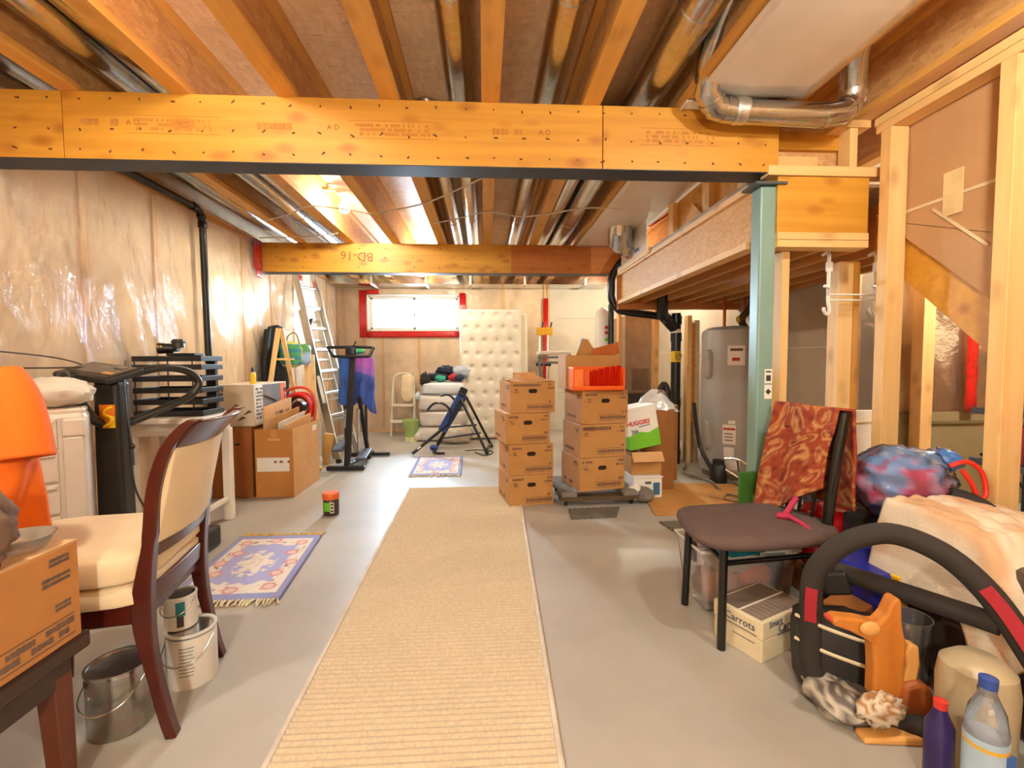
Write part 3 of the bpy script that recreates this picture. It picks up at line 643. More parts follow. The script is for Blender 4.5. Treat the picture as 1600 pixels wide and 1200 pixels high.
for i, (x, z, rz, l) in enumerate(((.184, 0, .19, 'lowest printed carton, on the floor, in the stack by the mattress'), (.182, .241, .17, 'second carton from the floor in the stack by the mattress'), (.158, .482, .20, 'third carton from the floor in the stack by the mattress'))):
    carton((x, 3.47, z), rz, .352, .38, .235, l, group=G, seed=10+9*i)
r = carton((.194, 3.47, .723), .18, .356, .38, .238, 'open-topped carton with loose flaps, topmost in the stack by the mattress', group=G, open_=True, seed=50)
B().box((.10, .08, .245), (.19, .16, .004), (.12, .10, 0)).build('top_flap', CARD_L, r, 0); B().box((.28, .05, .243), (.16, .13, .004), (-.05, -.10, 0)).build('top_flap', CARD_L, r, 0)
q = carton((.27, 3.62, .95), .35, .15, .12, .075, 'small pale carton tucked into the open carton on the mattress-side stack', mat=CARD_L, marks=0, hole=False)
tag(B().box((.33, 3.68, .94), (.17, .12, .12), (0, .1, .3)).build('packed_carton', CARD_L, smooth=0, bev=.003), 'pale inner box poking out of the open topmost carton', 'box')
tag(B().box((.42, 3.66, .975), (.20, .012, .05), (0, .38, .2)).build('wood_offcut', CARD_L, smooth=0), 'slanted pale slat sticking out of the open carton', 'slat')
for i, (x, z, rz, l) in enumerate(((.716, .118, .21, 'lowest carton on the dolly, with a hand hole'), (.722, .377, .19, 'middle carton on the dolly, boldly printed and without hand hole'), (.738, .636, .20, 'upper printed carton on the dolly, below the orange tray'))):
    carton((x, 3.43, z), rz, .38, .37, .252, l, group=G, hole=i != 1, seed=70+9*i, bold=i == 1)
r = T('furniture_dolly', 'low wooden furniture dolly with carpeted rails under the second carton stack', 'dolly', (.57, 3.42, 0), .03)
for x in (.07, .55): B().bb(x-.06, x+.06, 0, .55, .075, .112).build('carpeted_rail', pm('#7d756c', .95, bump=.4), r, 0, bev=.012)
for y in (.06, .46): B().bb(.0, .62, y-.04, y+.04, .045, .075).build('cross_board', pm('#5b4630', .7), r, 0)
for x in (.05, .57):
    for y in (.06, .48):
        q = B().cyl((x-.012, y, .024), (x+.012, y, .024), .024, n=16).build('caster', BLACK, r); 
        B().bb(x-.02, x+.02, y-.015, y+.015, .03, .046).build('caster_bracket', GALV, q, 0)
tag(B().ball((1.25, 3.56, .055), (.09, .12, .055), 20, 12, .12, flat=-.053).build('grey_bundle', pm('#77706a', .9, bump=.4)), 'grey rolled cloth bundle on the floor beside the dolly', 'cloth')
# orange tray with dividers
r = T('desk_organizer', 'bright orange plastic file tray with slanted dividers on the dolly stack', 'organizer', (.660, 3.40, .893), .04)
ORG = pm('#f0641a', .3, var=.03); ORGD = pm('#c81e08', .35, var=.04)
B().bb(0, .40, 0, .16, 0, .012).bb(0, .012, 0, .16, 0, .175).bb(.388, .40, 0, .16, 0, .175).bb(0, .40, .148, .16, 0, .18).bb(0, .40, 0, .01, 0, .035).build('tray_shell', ORG, r, 0, bev=.003)
B().bb(.01, .08, .004, .012, .01, .16).build('side_panel', pm('#f5823c', .3), r, 0, bev=.002)
for k in range(6): B().box((.14+.046*k, .08, .082+.006*k), (.044, .012, .125+.010*min(k, 3)), (.1, 0, .5)).build('divider', ORGD, r, 0)
B().prism([(.08, .03), (.13, .03), (.13, .15), (.08, .15)], .002, 1, .02).build('divider', pm('#e0561c', .35), r, 0)
r = carton((.640, 3.60, .892), .04, .44, .30, .27, 'open cardboard box standing behind the orange file tray', mat=CARD, marks=0, hole=False, open_=True)
B().box((.33, .02, .30), (.22, .004, .1), (.3, -.25, 0)).build('top_flap', pm('#b5622c', .8), r, 0)
B().prism([(.10, .26), (.30, .26), (.20, .40), (.16, .40)], .004, 1, .1).build('top_flap', CARD, r, 0)
tag(B().box((.80, 3.72, 1.22), (.07, .01, .16), (0, .25, 0)).build('paper_folder', pm('#b9c4dc', .6), smooth=0), 'blue and white paper folder in the open box above the cartons', 'folder')
# diaper box, carton, tub, bag, tall box
r = T('diaper_box', 'tilted white and green diaper box with red lettering', 'box', (1.20, 3.70, .375), 0); r.rotation_euler = (0, math.radians(-10), .1)
B().bb(0, .27, 0, .22, .11, .345).build('white_part', WHITE, r, 0, bev=.003)
B().bb(0, .27, 0, .22, .0, .11).prism([(0, .10), (.27, .10), (.27, .15), (.18, .12), (.1, .14), (0, .115)], .001, 1, -.001).build('green_part', pm('#72c02c', .5, var=.05), r, 0)
text('HUGGIES', .05, (.10, -.002, .215), (PI/2, 0, 0), pm('#d0362a', .6), r, bold=.03)
B().prism([(.10, .175), (.2, .18), (.2, .192), (.10, .187)], .001, 1, -.0015).prism([(.05, .13), (.09, .13), (.09, .16), (.05, .16)], .001, 1, -.0015).build('printed_mark', pm('#8a94a8', .7), r, 0)
text('2', .05, (.04, -.002, .145), (PI/2, 0, 0), pm('#3a3440', .7), r)
r = carton((1.19, 3.66, .185), .06, .26, .24, .155, 'plain brown carton below the diaper box', mat=CARD, marks=0, hole=False, open_=True)
B().box((.13, -.03, .15), (.26, .09, .004), (.9, 0, 0)).build('top_flap', CARD_L, r, 0)
for x in (.05, .2): B().bb(x-.04, x+.04, .05, .2, .004, .17).build('packing_block', CARD_D, r, 0)
r = T('plastic_tub', 'white tub with a blue picture label under the plain carton', 'tub', (1.31, 3.71, 0), .05)
B().box((0, 0, .088), (.24, .2, .176)).build('tub_body', WHITE, r, 0, bev=.012)
B().box((.07, -.101, .08), (.055, .002, .1)).build('picture_label', pm('#3d6a8e', .5), r, 0); B().box((.0, -.101, .13), (.05, .002, .02)).build('picture_label', pm('#5a5a6a', .5), r, 0)
B().bb(-.125, .125, -.105, .105, .168, .183).build('tub_lid', WHITE, r, 0, bev=.005)
tag(B().ball((1.18, 3.56, .065), (.075, .07, .064), 16, 10, .15, flat=-.062).build('white_bag', pm('#dcd6ce', .5, bump=.3)), 'small white bag slumped against the tub', 'bag')
r = carton((1.615, 4.15, 0), .04, .175, .2, .70, 'tall narrow brown box standing beside the diaper box', mat=CARD_D, marks=0, hole=False)
for z in (.62, .56, .50, .36): B().box((.115, -.001, z), (.02, .001, .022)).build('printed_mark', INK, r, 0)
bag = B().grid(40, 20, lambda u, v_: (lambda a, t: V((1.48+(.19*(1-t)**.75+.02)*math.cos(a)*(1+.15*noise.noise(V((math.cos(a)*3, math.sin(a)*3, t*4)))), 3.93+(.10*(1-t)**.8+.012)*math.sin(a)*(1+.15*noise.noise(V((math.cos(a)*3, math.sin(a)*3, 7+t*4)))), .70+.17*t-.03*abs(math.cos(a))*(1-t))))(2*PI*u, v_), wrap=True)
r = T('plastic_bag', 'translucent white carrier bag on top behind the diaper box', 'bag', (0, 0, 0))
bag.build('bag_skin', film('white_carrier_bag', .08, .25, milk=.75), r, 180)
B().box((1.49, 3.85, .85), (.03, .002, .03), (.7, 0, .3)).build('printed_mark', pm('#b07a52', .8), r, 0)
tag(B().box((1.47, 3.93, .35), (.3, .2, .70)).build('carton_behind_bag', CARD_D, smooth=0, bev=.004), 'brown carton hidden behind the diaper box, carrying the carrier bag', 'box')

# ================================================================ LEFT-HAND CARTONS
r = T('cardboard_box', 'large open cardboard box with a white label and flat boards inside', 'box', (-1.887, 3.87, 0), .0)
w_, d_, h_, t = .305, .60, .57, .006
CB = pm('#b87c3c', .8, var=.05)
B().bb(0, w_, 0, d_, 0, t).bb(0, w_, 0, t, 0, h_).bb(0, w_, d_-t, d_, 0, h_).bb(0, t, t, d_-t, 0, h_).build('box_body', CB, r, 0, bev=.002)
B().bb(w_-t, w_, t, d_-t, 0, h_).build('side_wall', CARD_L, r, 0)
B().bb(.015, .275, -.002, 0, .22, .335).build('paper_label', WHITE, r, 0); glyphs(B(), .15, .26, .285, .315, 1, -.003, 4).build('printed_mark', INK, r, 0)
B().bb(.105, .20, -.003, .001, .475, .495).build('hand_hole', CARD_L, r, 0); B().bb(.13, .18, -.002, 0, .50, .57).build('packing_tape', pm('#c98c48', .3), r, 0)
B().bb(w_, w_+.001, .44, .54, .49, .54).build('paper_label', WHITE, r, 0)
for x, h0, c in ((.06, .75, CARD_L), (.13, .66, CARD), (.18, .62, pm('#d8cdc0', .7)), (.235, .60, CARD_L)):
    B().prism([(.03, .02), (.57, .02), (.57, h0+.04), (.03, h0)], .012, 0, x).build('flat_board', c, r, 0)
glyphs(B(), .2, .5, .62, .70, 2, .0735, 8, 'x', .6).build('printed_mark', INK, r, 0)
r = T('cardboard_box', 'dark brown box under the printed product box by the wall', 'box', (-2.25, 3.88, 0), 0)
B().bb(0, .335, 0, .62, 0, .585).build('box_body', pm('#94551f', .8, var=.08), r, 0, bev=.003)
B().bb(.2, .24, -.002, 0, .44, .455).build('hand_hole', pm('#2a1608', .9), r, 0)  # flat dark bar, shade of the slot painted as colour
for y0, y1 in ((0, .308), (.312, .62)): B().bb(0, .335, y0, y1, .585, .589).build('top_flap', CARD_D, r, 0)
r = T('product_box', 'pale printed product box with an orange strip, lying on the dark brown box', 'box', (-2.24, 3.90, .592), .0)
B().bb(0, .345, 0, .62, 0, .345).build('box_body', pm('#cbbba4', .6, var=.1, scale=6), r, 0, bev=.002)
b = B(); 
for k in range(5): b.prism([(.05+.05*k, .04+.05*(k % 3)), (.13+.05*k, .07+.05*(k % 3)), (.10+.05*k, .085+.05*(k % 3))], .001, 1, -.0012)
glyphs(b, .02, .12, .25, .31, 2, -.001, 3); stuff(b.build('printed_mark', pm('#5d4a40', .8), r, 0))
lab(B().bb(.345, .346, .02, .15, .02, .335).build('text_panel', WHITE, r, 0), 'white panel of text lines')
stuff(glyphs(B(), .03, .14, .05, .32, 9, .3467, 5, 'x', .8).build('printed_mark', pm('#7a746c', .8), r, 0))
B().bb(.345, .346, .15, .50, .02, .335).build('photo_panel', pm('#6f6a68', .5, var=.2), r, 0)
B().prism([(.17, .03), (.42, .03), (.40, .09), (.30, .13), (.2, .10)], .001, 0, .346).build('photo_panel', pm('#e39a58', .6), r, 0); B().bar((.3465, .17, .25), (.3465, .42, .18), .02, .001).build('photo_panel', pm('#b8b0aa', .6), r, 0)
B().bb(.345, .3465, .50, .60, .02, .335).build('orange_strip', pm('#e8641e', .6), r, 0)
glyphs(B(), .515, .585, .12, .30, 3, .347, 6, 'x').build('printed_mark', pm('#5a2a12', .8), r, 0); B().bb(.346, .347, .51, .595, .03, .09).build('photo_panel', pm('#c9cdd8', .6), r, 0)
r = T('glue_bottle', 'small yellow bottle with a dark cap on the product box', 'bottle', (-1.97, 4.05, .9375))
B().lathe([(.022, 0), (.024, .01), (.024, .075), (.016, .095), (.012, .10)], n=16).build('bottle_body', pm('#e8b81c', .4), r); B().lathe([(.013, .10), (.012, .125), (.004, .14)], n=12).build('cap', BLACK, r)
r = T('storage_jar', 'dark jar with orange lid and green label alone on the floor', 'jar', (-1.135, 3.42, 0))
B().lathe([(.052, 0), (.056, .006), (.056, .112), (.052, .118)], n=32).build('jar_body', pm('#3d3229', .3, var=.1), r)
B().lathe([(.058, .118), (.06, .122), (.06, .155), (.056, .162), (.0, .163)], n=32).build('lid', pm('#e0641e', .4), r)
B().grid(8, 1, wrap(-2.35, -1.45, .035, .10, .0566)).build('green_label', pm('#6cc414', .5), r, 180)
B().grid(8, 1, wrap(-1.4, -.9, .02, .10, .0566)).build('printed_mark', pm('#c8beb0', .6), r, 180)
for k in range(3): B().grid(6, 1, wrap(-1.3, -1.0, .03+.025*k, .042+.025*k, .057)).build('printed_mark', pm('#2a2420', .6), r, 180)
r = T('hose_reel', 'red plastic cable reel with carrying handle behind the open cardboard box', 'reel', (-1.86, 4.74, .5))
for y in (-.05, .05): B().tube([(.128*math.cos(2*PI*k/32), y, .17+.128*math.sin(2*PI*k/32)) for k in range(32)], .024, 8, closed=True).build('reel_flange', RED, r)
B().cyl((0, -.045, .17), (0, .045, .17), .06, n=20).build('reel_hub', pm('#3a1a14', .4), r, 50)
B().tube([(.1*math.cos(k*.35), -.035+.07*(k/90), .17+.1*math.sin(k*.35)) for k in range(91)], .012, 6).build('coiled_cord', pm('#2d241c', .6), r)
B().tube(sm([(-.14, 0, .0), (-.17, 0, .2), (-.1, 0, .34), (.06, 0, .36), (.15, 0, .25), (.14, 0, 0)], 6), .014, 8).build('carry_frame', pm('#d44a34', .4), r)
B().bb(-.17, .17, -.12, .12, -.5, 0).build('stand_box', pm('#b8b0a4', .7), r, 0, bev=.004); glyphs(B(), .02, .15, -.16, -.03, 3, -.121, 5).build('printed_mark', pm('#3a3a3a', .8), r, 0)
# ================================================================ LEFT FURNITURE
MAHO = pm('#4a1710', .22, var=.15, scale=4); CREAMF = pm('#d8c3a0', .9, var=.04, bump=.2, bscale=160)
r = T('dining_chair', 'mahogany dining chair with cream upholstered back and padded seat, nearest on the left', 'chair', (-1.035, 1.575, 0), .187)
PR = [(.055, 0), (.040, .06), (.018, .18), (-.002, .31), (-.006, .42), (.006, .52), (.022, .62), (.036, .75), (.068, .86), (.112, .925), (.148, .952)]
def back_x(z):
    for (a, za), (b_, zb) in zip(PR, PR[1:]):
        if za <= z <= zb: return a+(b_-a)*(z-za)/(zb-za)
    return PR[-1][0]
for sg in (-1, 1):
    pts = sm([(x, sg*.195, z) for x, z in PR], 4); b = B(); vs = []; fs = []; L = len(pts)
    for i, p in enumerate(pts):
        z = p.z; wd = .030 if z < .1 else .030+.022*math.exp(-((z-.40)/.13)**2)+(.006 if z > .6 else 0); dy = .019
        vs += [p+V((-wd*.5, -dy, 0)), p+V((wd*.5, -dy, 0)), p+V((wd*.5, dy, 0)), p+V((-wd*.5, dy, 0))]
    for i in range(L-1): fs += [(4*i+k, 4*i+(k+1) % 4, 4*i+4+(k+1) % 4, 4*i+4+k) for k in range(4)]
    fs += [(3, 2, 1, 0), tuple(4*(L-1)+k for k in range(4))]
    b.add(vs, fs).build('back_leg', MAHO, r, 60, bev=.005)
def railg(z0, z1, bow, th):
    b = B(); n = 14
    vs = []; fs = []
    for i in range(n+1):
        y = -.195+.39*i/n; o = bow*(1-(2*i/n-1)**2)
        for z, dx in ((z0, -th/2), (z0, th/2), (z1, th/2), (z1, -th/2)): vs.append((back_x(z)+dx+o, y, z))
    for i in range(n): fs += [(4*i+k, 4*i+(k+1) % 4, 4*i+4+(k+1) % 4, 4*i+4+k) for k in range(4)]
    fs += [(3, 2, 1, 0), tuple(4*n+k for k in range(4))]
    return b.add(vs, fs)
railg(.865, .945, .035, .03).build('top_rail', MAHO, r, 50, bev=.006); railg(.545, .585, .02, .026).build('lower_rail', MAHO, r, 50, bev=.004); railg(.40, .46, .01, .026).build('seat_rail', MAHO, r, 50, bev=.004)
railg(.585, .87, .026, .032).build('back_cushion', CREAMF, r, 50, bev=.008)
B().bb(-.45, -.0, -.21, .21, .36, .42).build('seat_frame', MAHO, r, 0, bev=.006)
def seat_pad(z0, z1, ex, seed):
    return B().ball((-.235, 0, (z0+z1)/2), (.245+ex, .235+ex, (z1-z0)/2), 36, 16, .03, 3, seed, sq=.32)
seat_pad(.415, .485, .0, 1).build('seat_cushion', CREAMF, r, 180); lab(seat_pad(.478, .575, .005, 2).build('loose_cushion', CREAMF, r, 180), 'second cream cushion on top')
for sg in (-1, 1): B().tube([(-.42, sg*.185, .38), (-.43, sg*.19, 0)], [.026, .018], 8).build('front_leg', MAHO, r, 60)
def paint_can(loc, rad, h, label, col, lid=True):
    r = T('paint_can', label, 'paint can', loc)
    if lid: B().lathe([(rad*.97, 0), (rad, .004), (rad, h-.008), (rad*1.03, h-.006), (rad*1.03, h), (rad*.9, h), (rad*.88, h-.008), (0, h-.008)], n=36).build('can_body', pm(col, .4, var=.03), r)
    else: B().lathe([(rad*.97, 0), (rad, .004), (rad, h-.008), (rad*1.03, h-.006), (rad*1.03, h), (rad*.94, h), (rad*.92, .02), (0, .02)], n=36).build('can_body', galv('#b8b2a8', .3), r)
    B().lathe([(rad*1.012, h*.93), (rad*1.02, h*.96), (rad*1.012, h*.98)], n=36).build('rim_band', galv(), r)
    B().tube(sm([(-rad, 0, h*.85), (-rad*.8, -rad*.9, h*.6), (0, -rad*1.25, h*.5), (rad*.8, -rad*.9, h*.6), (rad, 0, h*.85)], 5), .002, 5).build('wire_handle', GALV, r)
    return r
r = paint_can((-1.045, 1.655, 0), .076, .19, 'large white paint can with text label under the mahogany chair', '#dcd8d0')
B().grid(10, 1, wrap(-2.9, -2.45, .03, .165, .0768)).build('teal_label', pm('#2f8a8a', .5), r, 180)
b = B()
for q in range(9): b.grid(6, 1, wrap(-1.55, -1.0+.03*(q % 3), .05+.012*q, .054+.012*q, .0768))
stuff(b.build('printed_mark', pm('#8f8a84', .7), r, 180))
r = paint_can((-1.085, 1.665, .19), .05, .115, 'small white paint can stacked on the large white one', '#dcd8d0')
B().grid(8, 1, wrap(-1.3, -.75, .05, .10, .0508)).build('teal_label', pm('#1f7c84', .5), r, 180); B().grid(8, 1, wrap(-1.25, -.85, .012, .05, .0508)).build('dark_label', pm('#33302c', .6), r, 180)
r = paint_can((-1.135, 1.45, 0), .082, .20, 'open bare metal paint can with a green stick, nearest under the mahogany chair', '#b8b2a8', False)
B().grid(6, 1, wrap(-2.4, -2.0, .165, .18, .083)).build('printed_mark', INK, r, 180)
tag(B().bar((-1.19, 1.44, .03), (-1.07, 1.50, .225), .022, .006).build('paint_stick', pm('#4c9a1e', .5), smooth=0, bev=.001), 'bright green stirring stick standing in the open metal can', 'stick')
r = T('wooden_bench', 'dark wooden bench in the near left corner carrying a cardboard box', 'bench', (-1.36, 1.02, 0))
DKW = pm('#35201a', .35, var=.2, scale=5)
B().bb(-.32, .315, -.30, .232, .375, .42).build('bench_top', DKW, r, 0, bev=.008)
B().bb(-.29, .285, -.27, .205, .30, .375).build('apron', DKW, r, 0, bev=.004)
for x in (-.26, .26):
    for y in (-.24, .18): B().tube([(x, y, .33), (x*1.03, y*1.03, 0)], [.036, .028], 4).build('leg', pm('#5c2a17', .35, var=.15), r, 30, bev=.004)
r = carton((-1.55, .80, .42), .0, .50, .43, .245, 'brown cardboard box with printed bars on the dark bench, nearest on the left', marks=0, hole=False, mat=pm('#b97f45', .8, var=.05))
b = B(); glyphs(b, .0, .40, .022, .063, 2, .5008, 3, 'x', .9); b.bb(.5, .501, .0, .41, .015, .018).bb(.5, .501, .0, .41, .066, .069)
glyphs(b, .33, .40, .16, .185, 2, .5008, 5, 'x', 1); glyphs(b, .35, .40, .205, .228, 2, .5008, 6, 'x', 1); glyphs(b, .36, .40, .09, .112, 2, .5008, 7, 'x', 1)
stuff(b.build('printed_mark', pm('#6e5a50', .8), r, 0))
r = T('glass_bowl', 'small clear glass bowl on top of the nearest cardboard box', 'bowl', (-1.125, 1.16, .669))
B().lathe([(.03, 0), (.05, .004), (.068, .03), (.070, .036), (.064, .03), (.045, .009), (.0, .007)], n=32).build('bowl_shell', pm('#dfe4e2', .05, Transmission_Weight=.85), r)
r = B().grid(30, 36, lambda u, v_: V((-1.30+.20*(u-.5)*(1+.3*v_)+.12*v_**2+.012*noise.noise(V((u*5, v_*4, 3))), 1.06+.12*math.sin(v_*2.2)*.3+.02*math.sin(u*14+v_*3), .70+.25*(1-v_)**1.3*(1-.5*abs(u-.6))+.016*noise.noise(V((u*4, v_*7, 1))))))
tag(B().ball((-1.112, 1.025, .77), (.098, .072, .105), 48, 30, .20, 2.6, 4, flat=-.102).build('brown_towel', pm('#6e5547', .98, bump=.5, bscale=120), smooth=180), 'crumpled brown towel on the nearest cardboard box', 'towel')
# orange shirt
r = T('orange_shirt', 'orange short-sleeved shirt hanging at the left edge behind the brown towel', 'shirt', (-1.50, 1.36, 0))
OR = pm('#e0680f', .9, var=.06, bump=.2, bscale=160)
def torso(u, v_):
    a = 2*PI*u; z = 1.145-.50*v_; wd = (.10+.125*min(1, v_/.14)**.6)*(1+.10*v_); dp = .05+.045*min(1, v_*3)
    k = 1+.10*math.sin(5*a+6*v_)*v_
    return V((wd*math.copysign(abs(math.cos(a))**.8, math.cos(a))*k-.02*v_, dp*math.sin(a)*k, z-.05*abs(math.cos(a))*max(0, 1-v_*5)))
B().grid(48, 30, torso, wrap=True).build('shirt_body', OR, r, 180, solid=.003)
for sg in (1, -1):
    P = sm([(sg*.16, 0, 1.085), (sg*.20, -.01, 1.02), (sg*.222, -.02, .94), (sg*.235, -.03, .86)], 6)
    B().tube(P, [.05+.016*i/(len(P)-1) for i in range(len(P))], 18, cap=False).build('sleeve', OR, r, 180, solid=.003)
B().tube([(.075*math.cos(2*PI*k/24), .045*math.sin(2*PI*k/24), 1.15+.006*math.cos(4*PI*k/24)) for k in range(24)], .009, 8, closed=True).build('collar', OR, r)
lab(B().tube([(.03+.05*math.cos(PI*k/10), -.094, 1.0+.05*math.sin(PI*k/10)) for k in range(11)], .004, 6).build('chest_print', pm('#e8a070', .8), r), 'pale curved print')
r = T('clothes_stand', 'metal clothes stand holding the orange shirt', 'clothes stand', (-1.50, 1.36, 0))
B().tube(sm([(-.10, 0, 0), (-.10, 0, .9), (-.08, 0, 1.15), (0, 0, 1.22)], 4), .012, 10).build('pole', BLACK, r, 50); B().lathe([(.10, 0), (.10, .02), (.02, .035)], (-.10, 0, 0)).build('base', BLACK, r)
B().tube(sm([(-.17, 0, 1.06), (-.07, 0, 1.13), (0, 0, 1.16), (.07, 0, 1.13), (.15, 0, 1.06)], 5), .008, 8).build('hanger_arm', W_JOIST, r)
# white storage tower and pillow
r = T('storage_tower', 'white plastic storage tower with ribbed drawers behind the mahogany chair', 'storage tower', (-1.988, 2.19, 0), .62)
IV = pm('#ddd6cb', .4, var=.03)
B().bb(-.155, .155, -.16, .18, 0, .905).build('tower_shell', IV, r, 0, bev=.022)
B().bb(-.15, .15, -.15, .17, .895, .925).build('top_tray', IV, r, 0, bev=.012)
for k in range(6):
    z = .04+.142*k
    q = B().bb(-.125, .06, -.176, -.155, z, z+.132).build('drawer', IV, r, 0, bev=.007)
    B().prism([(-.11, z+.10), (.05, z+.112), (.05, z+.122), (-.11, z+.114)], .012, 1, -.186).build('drawer_pull', IV, q, 0, bev=.003)
B().bb(.075, .14, -.172, -.155, .03, .80).build('side_rib', IV, r, 0, bev=.008); B().bb(.075, .15, -.176, -.155, .80, .88).build('latch_block', IV, r, 0, bev=.01)
tag(B().ball((-1.92, 2.16, .99), (.155, .13, .068), 36, 18, .14, 2.6, 6, flat=-.063).build('white_pillow', pm('#d9d2c6', .9, var=.04, bump=.2)), 'crumpled white pillow on the storage tower', 'pillow')
# vibration platform machine
r = T('exercise_machine', 'black exercise machine with tilted console, looped handrails and orange sticker', 'exercise machine', (-1.865, 2.42, 0))
BK = pm('#26231f', .38, var=.08)
B().bb(-.28, .24, .0, .48, 0, .13).build('base_platform', BK, r, 0, bev=.02)
B().prism([(-.07, .12), (.07, .12), (.058, 1.03), (-.058, 1.03)], .09, 1, -.045).build('column', BK, r, 0, bev=.018)
q = B().box((-.05, .0, 1.072), (.29, .21, .036), (math.radians(14), math.radians(7), -.12)).build('console', BK, r, 0, bev=.014)
B().box((-.05, .012, 1.093), (.245, .13, .006), (math.radians(14), math.radians(7), -.12)).build('console_face', pm('#6d625a', .35), r, 0, bev=.003)
for dx in (-.1, -.02, .06): B().box((dx-.03, .03, 1.098), (.05, .035, .006), (math.radians(14), math.radians(7), -.12)).build('console_button', pm('#837870', .4), r, 0, bev=.002)
B().box((.03, -.055, 1.07), (.05, .02, .006), (math.radians(14), math.radians(7), -.12)).build('console_button', pm('#d9a05c', .4), r, 0)
B().tube(sm([(-.02, -.03, 1.04), (-.12, -.10, 1.06), (-.075, -.17, 1.055), (-.03, -.18, .98), (-.02, -.10, .86), (-.02, -.04, .82)], 7), .022, 12).build('handrail', BK, r)
B().tube(sm([(.03, .02, 1.05), (.10, .17, 1.09), (.15, .28, 1.085), (.19, .34, 1.05), (.205, .36, .99), (.17, .31, .92), (.09, .14, .85), (.02, .02, .80)], 7), .021, 12).build('handrail', BK, r)
lab(B().bb(-.026, .046, -.048, -.044, .80, .915).build('orange_sticker', pm('#ea7a16', .5, var=.1), r, 0), 'orange and yellow sticker with an S shape')
B().tube(sm([(.035, -.0495, .905), (.0, -.0495, .885), (.0, -.0495, .865), (.03, -.0495, .85), (.03, -.0495, .825), (-.01, -.0495, .81)], 5), .007, 6).build('sticker_print', pm('#f2c81e', .5), r)
B().bb(.02, .046, -.0487, -.047, .80, .86).build('sticker_print', pm('#f0c41c', .5), r, 0)
B().tube(sm([(.075, -.02, 1.04), (.10, -.04, .85), (.13, -.06, .72), (.15, -.08, .62)], 6), .004, 6).tube(sm([(.07, 0, 1.0), (.09, -.02, .7), (.12, -.04, .5), (.16, -.02, .35), (.18, 0, .14)], 6), .005, 6).build('safety_cord', BK, r)
B().ball((.132, -.062, .71), (.012, .012, .016)).build('cord_clip', BLACK, r)
tag(B().tube(sm([(-2.28, 1.7, 1.13), (-2.2, 1.9, 1.12), (-2.1, 2.2, 1.10), (-1.99, 2.44, 1.10)], 6), .004, 6).tube(sm([(-2.28, 1.72, 1.22), (-2.24, 2.1, 1.19), (-2.2, 2.5, 1.15), (-2.05, 2.56, 1.09)], 6), .004, 6).build('loose_cables', pm('#3b322b', .5)), 'two thin dark cables running from the wall to the exercise console', 'cable')
# white desk with black trays
r = T('white_desk', 'plain white desk against the plastic-covered wall', 'desk', (-2.035, 3.38, 0), .04)
B().bb(-.24, .25, -.40, .03, .735, .772).build('desk_top', IV, r, 0, bev=.006)
B().bb(-.21, .22, -.36, .0, .655, .735).build('apron', IV, r, 0, bev=.003)
for x, y in ((-.205, -.35), (.205, -.35), (-.205, -.02), (.205, -.02)): B().box((x, y, .33), (.055, .055, .66)).build('leg', IV, r, 0, bev=.006)
B().bb(.19, .22, -.33, -.04, .14, .17).build('foot_rail', IV, r, 0, bev=.003)
r = T('letter_trays', 'stack of black letter trays on the white desk', 'letter tray', (-2.035, 3.20, .774), .03)
for k, z in enumerate((.0, .075, .15, .225, .30, .355)):
    q = B().bb(-.21, .21, -.12, .14, z, z+.005).bb(-.21, .21, -.12, -.115, z, z+.034).bb(-.21, -.205, -.12, .14, z, z+.034).bb(.205, .21, -.12, .14, z, z+.034).bb(-.21, .21, .135, .14, z, z+.034).build('letter_tray', pm('#1d1d20', .4), r, 0, bev=.002)
for x in (-.2, .0, .15): B().cyl((x, -.11, 0), (x, -.11, .36), .004, n=6).build('support_rod', BLACK, r)
B().bb(.13, .18, .10, .13, 0, .39).build('rear_post', pm('#2c2a2a', .4), r, 0)
r = T('black_binoculars', 'black optical gadget with round barrels on top of the letter trays', 'binoculars', (-2.06, 3.2, 1.165))
B().cyl((-.08, -.03, .05), (.0, .0, .05), .036, .03, 16).build('barrel', BLACK, r, 50); B().cyl((.03, 0, .055), (.03, 0, .11), .038, .032, 16).build('barrel', BLACK, r, 50)
B().cyl((-.002, 0, .05), (.03, .0, .05), .022, n=14).build('bridge', pm('#25303c', .4), r, 50); B().bb(-.02, .16, -.05, .05, 0, .018).build('stand_plate', BLACK, r, 0, bev=.004)
for x in (-.06, -.04): B().ball((x, -.06, .06), .008, 8, 6).build('stud_dot', pm('#c8a84a', .4), r)
B().lathe([(.039, .0), (.042, .008), (.039, .016)], (.03, 0, .085), 16).build('focus_ring', pm('#3c3a38', .4), r)

# ================================================================ FAR LEFT GROUP
ALU = pm('#c9c6c0', .28, .9, var=.05)
r = T('extension_ladder', 'aluminium extension ladder leaning against the plastic-covered wall', 'ladder', (0, 0, 0))
f1, f2, t1, t2 = V((-1.62, 5.18, 0)), V((-1.53, 5.60, 0)), V((-2.235, 5.66, 2.19)), V((-2.17, 6.08, 2.22))
lx = (f2-f1).normalized(); ld = (t1-f1).normalized(); ln_ = ld.cross(lx).normalized()
for f, t in ((f1, t1), (f2, t2)): B().bar(f, t, .068, .024, lx).build('side_rail', ALU, r, 0, bev=.004)
for k in range(1, 9):
    a = f1.lerp(t1, k/8.7); c = f2.lerp(t2, k/8.7); B().bar(a, c, .03, .034, ld).build('rung', ALU, r, 0, bev=.005)
g1, g2, h1, h2 = [p+ln_*(-.055) for p in (f1.lerp(t1, .0)+lx*.035, f2.lerp(t2, .0)-lx*.035, f1.lerp(t1, .80)+lx*.035, f2.lerp(t2, .80)-lx*.035)]
if ln_.y > 0: g1, g2, h1, h2 = [p+ln_*.11 for p in (g1, g2, h1, h2)]
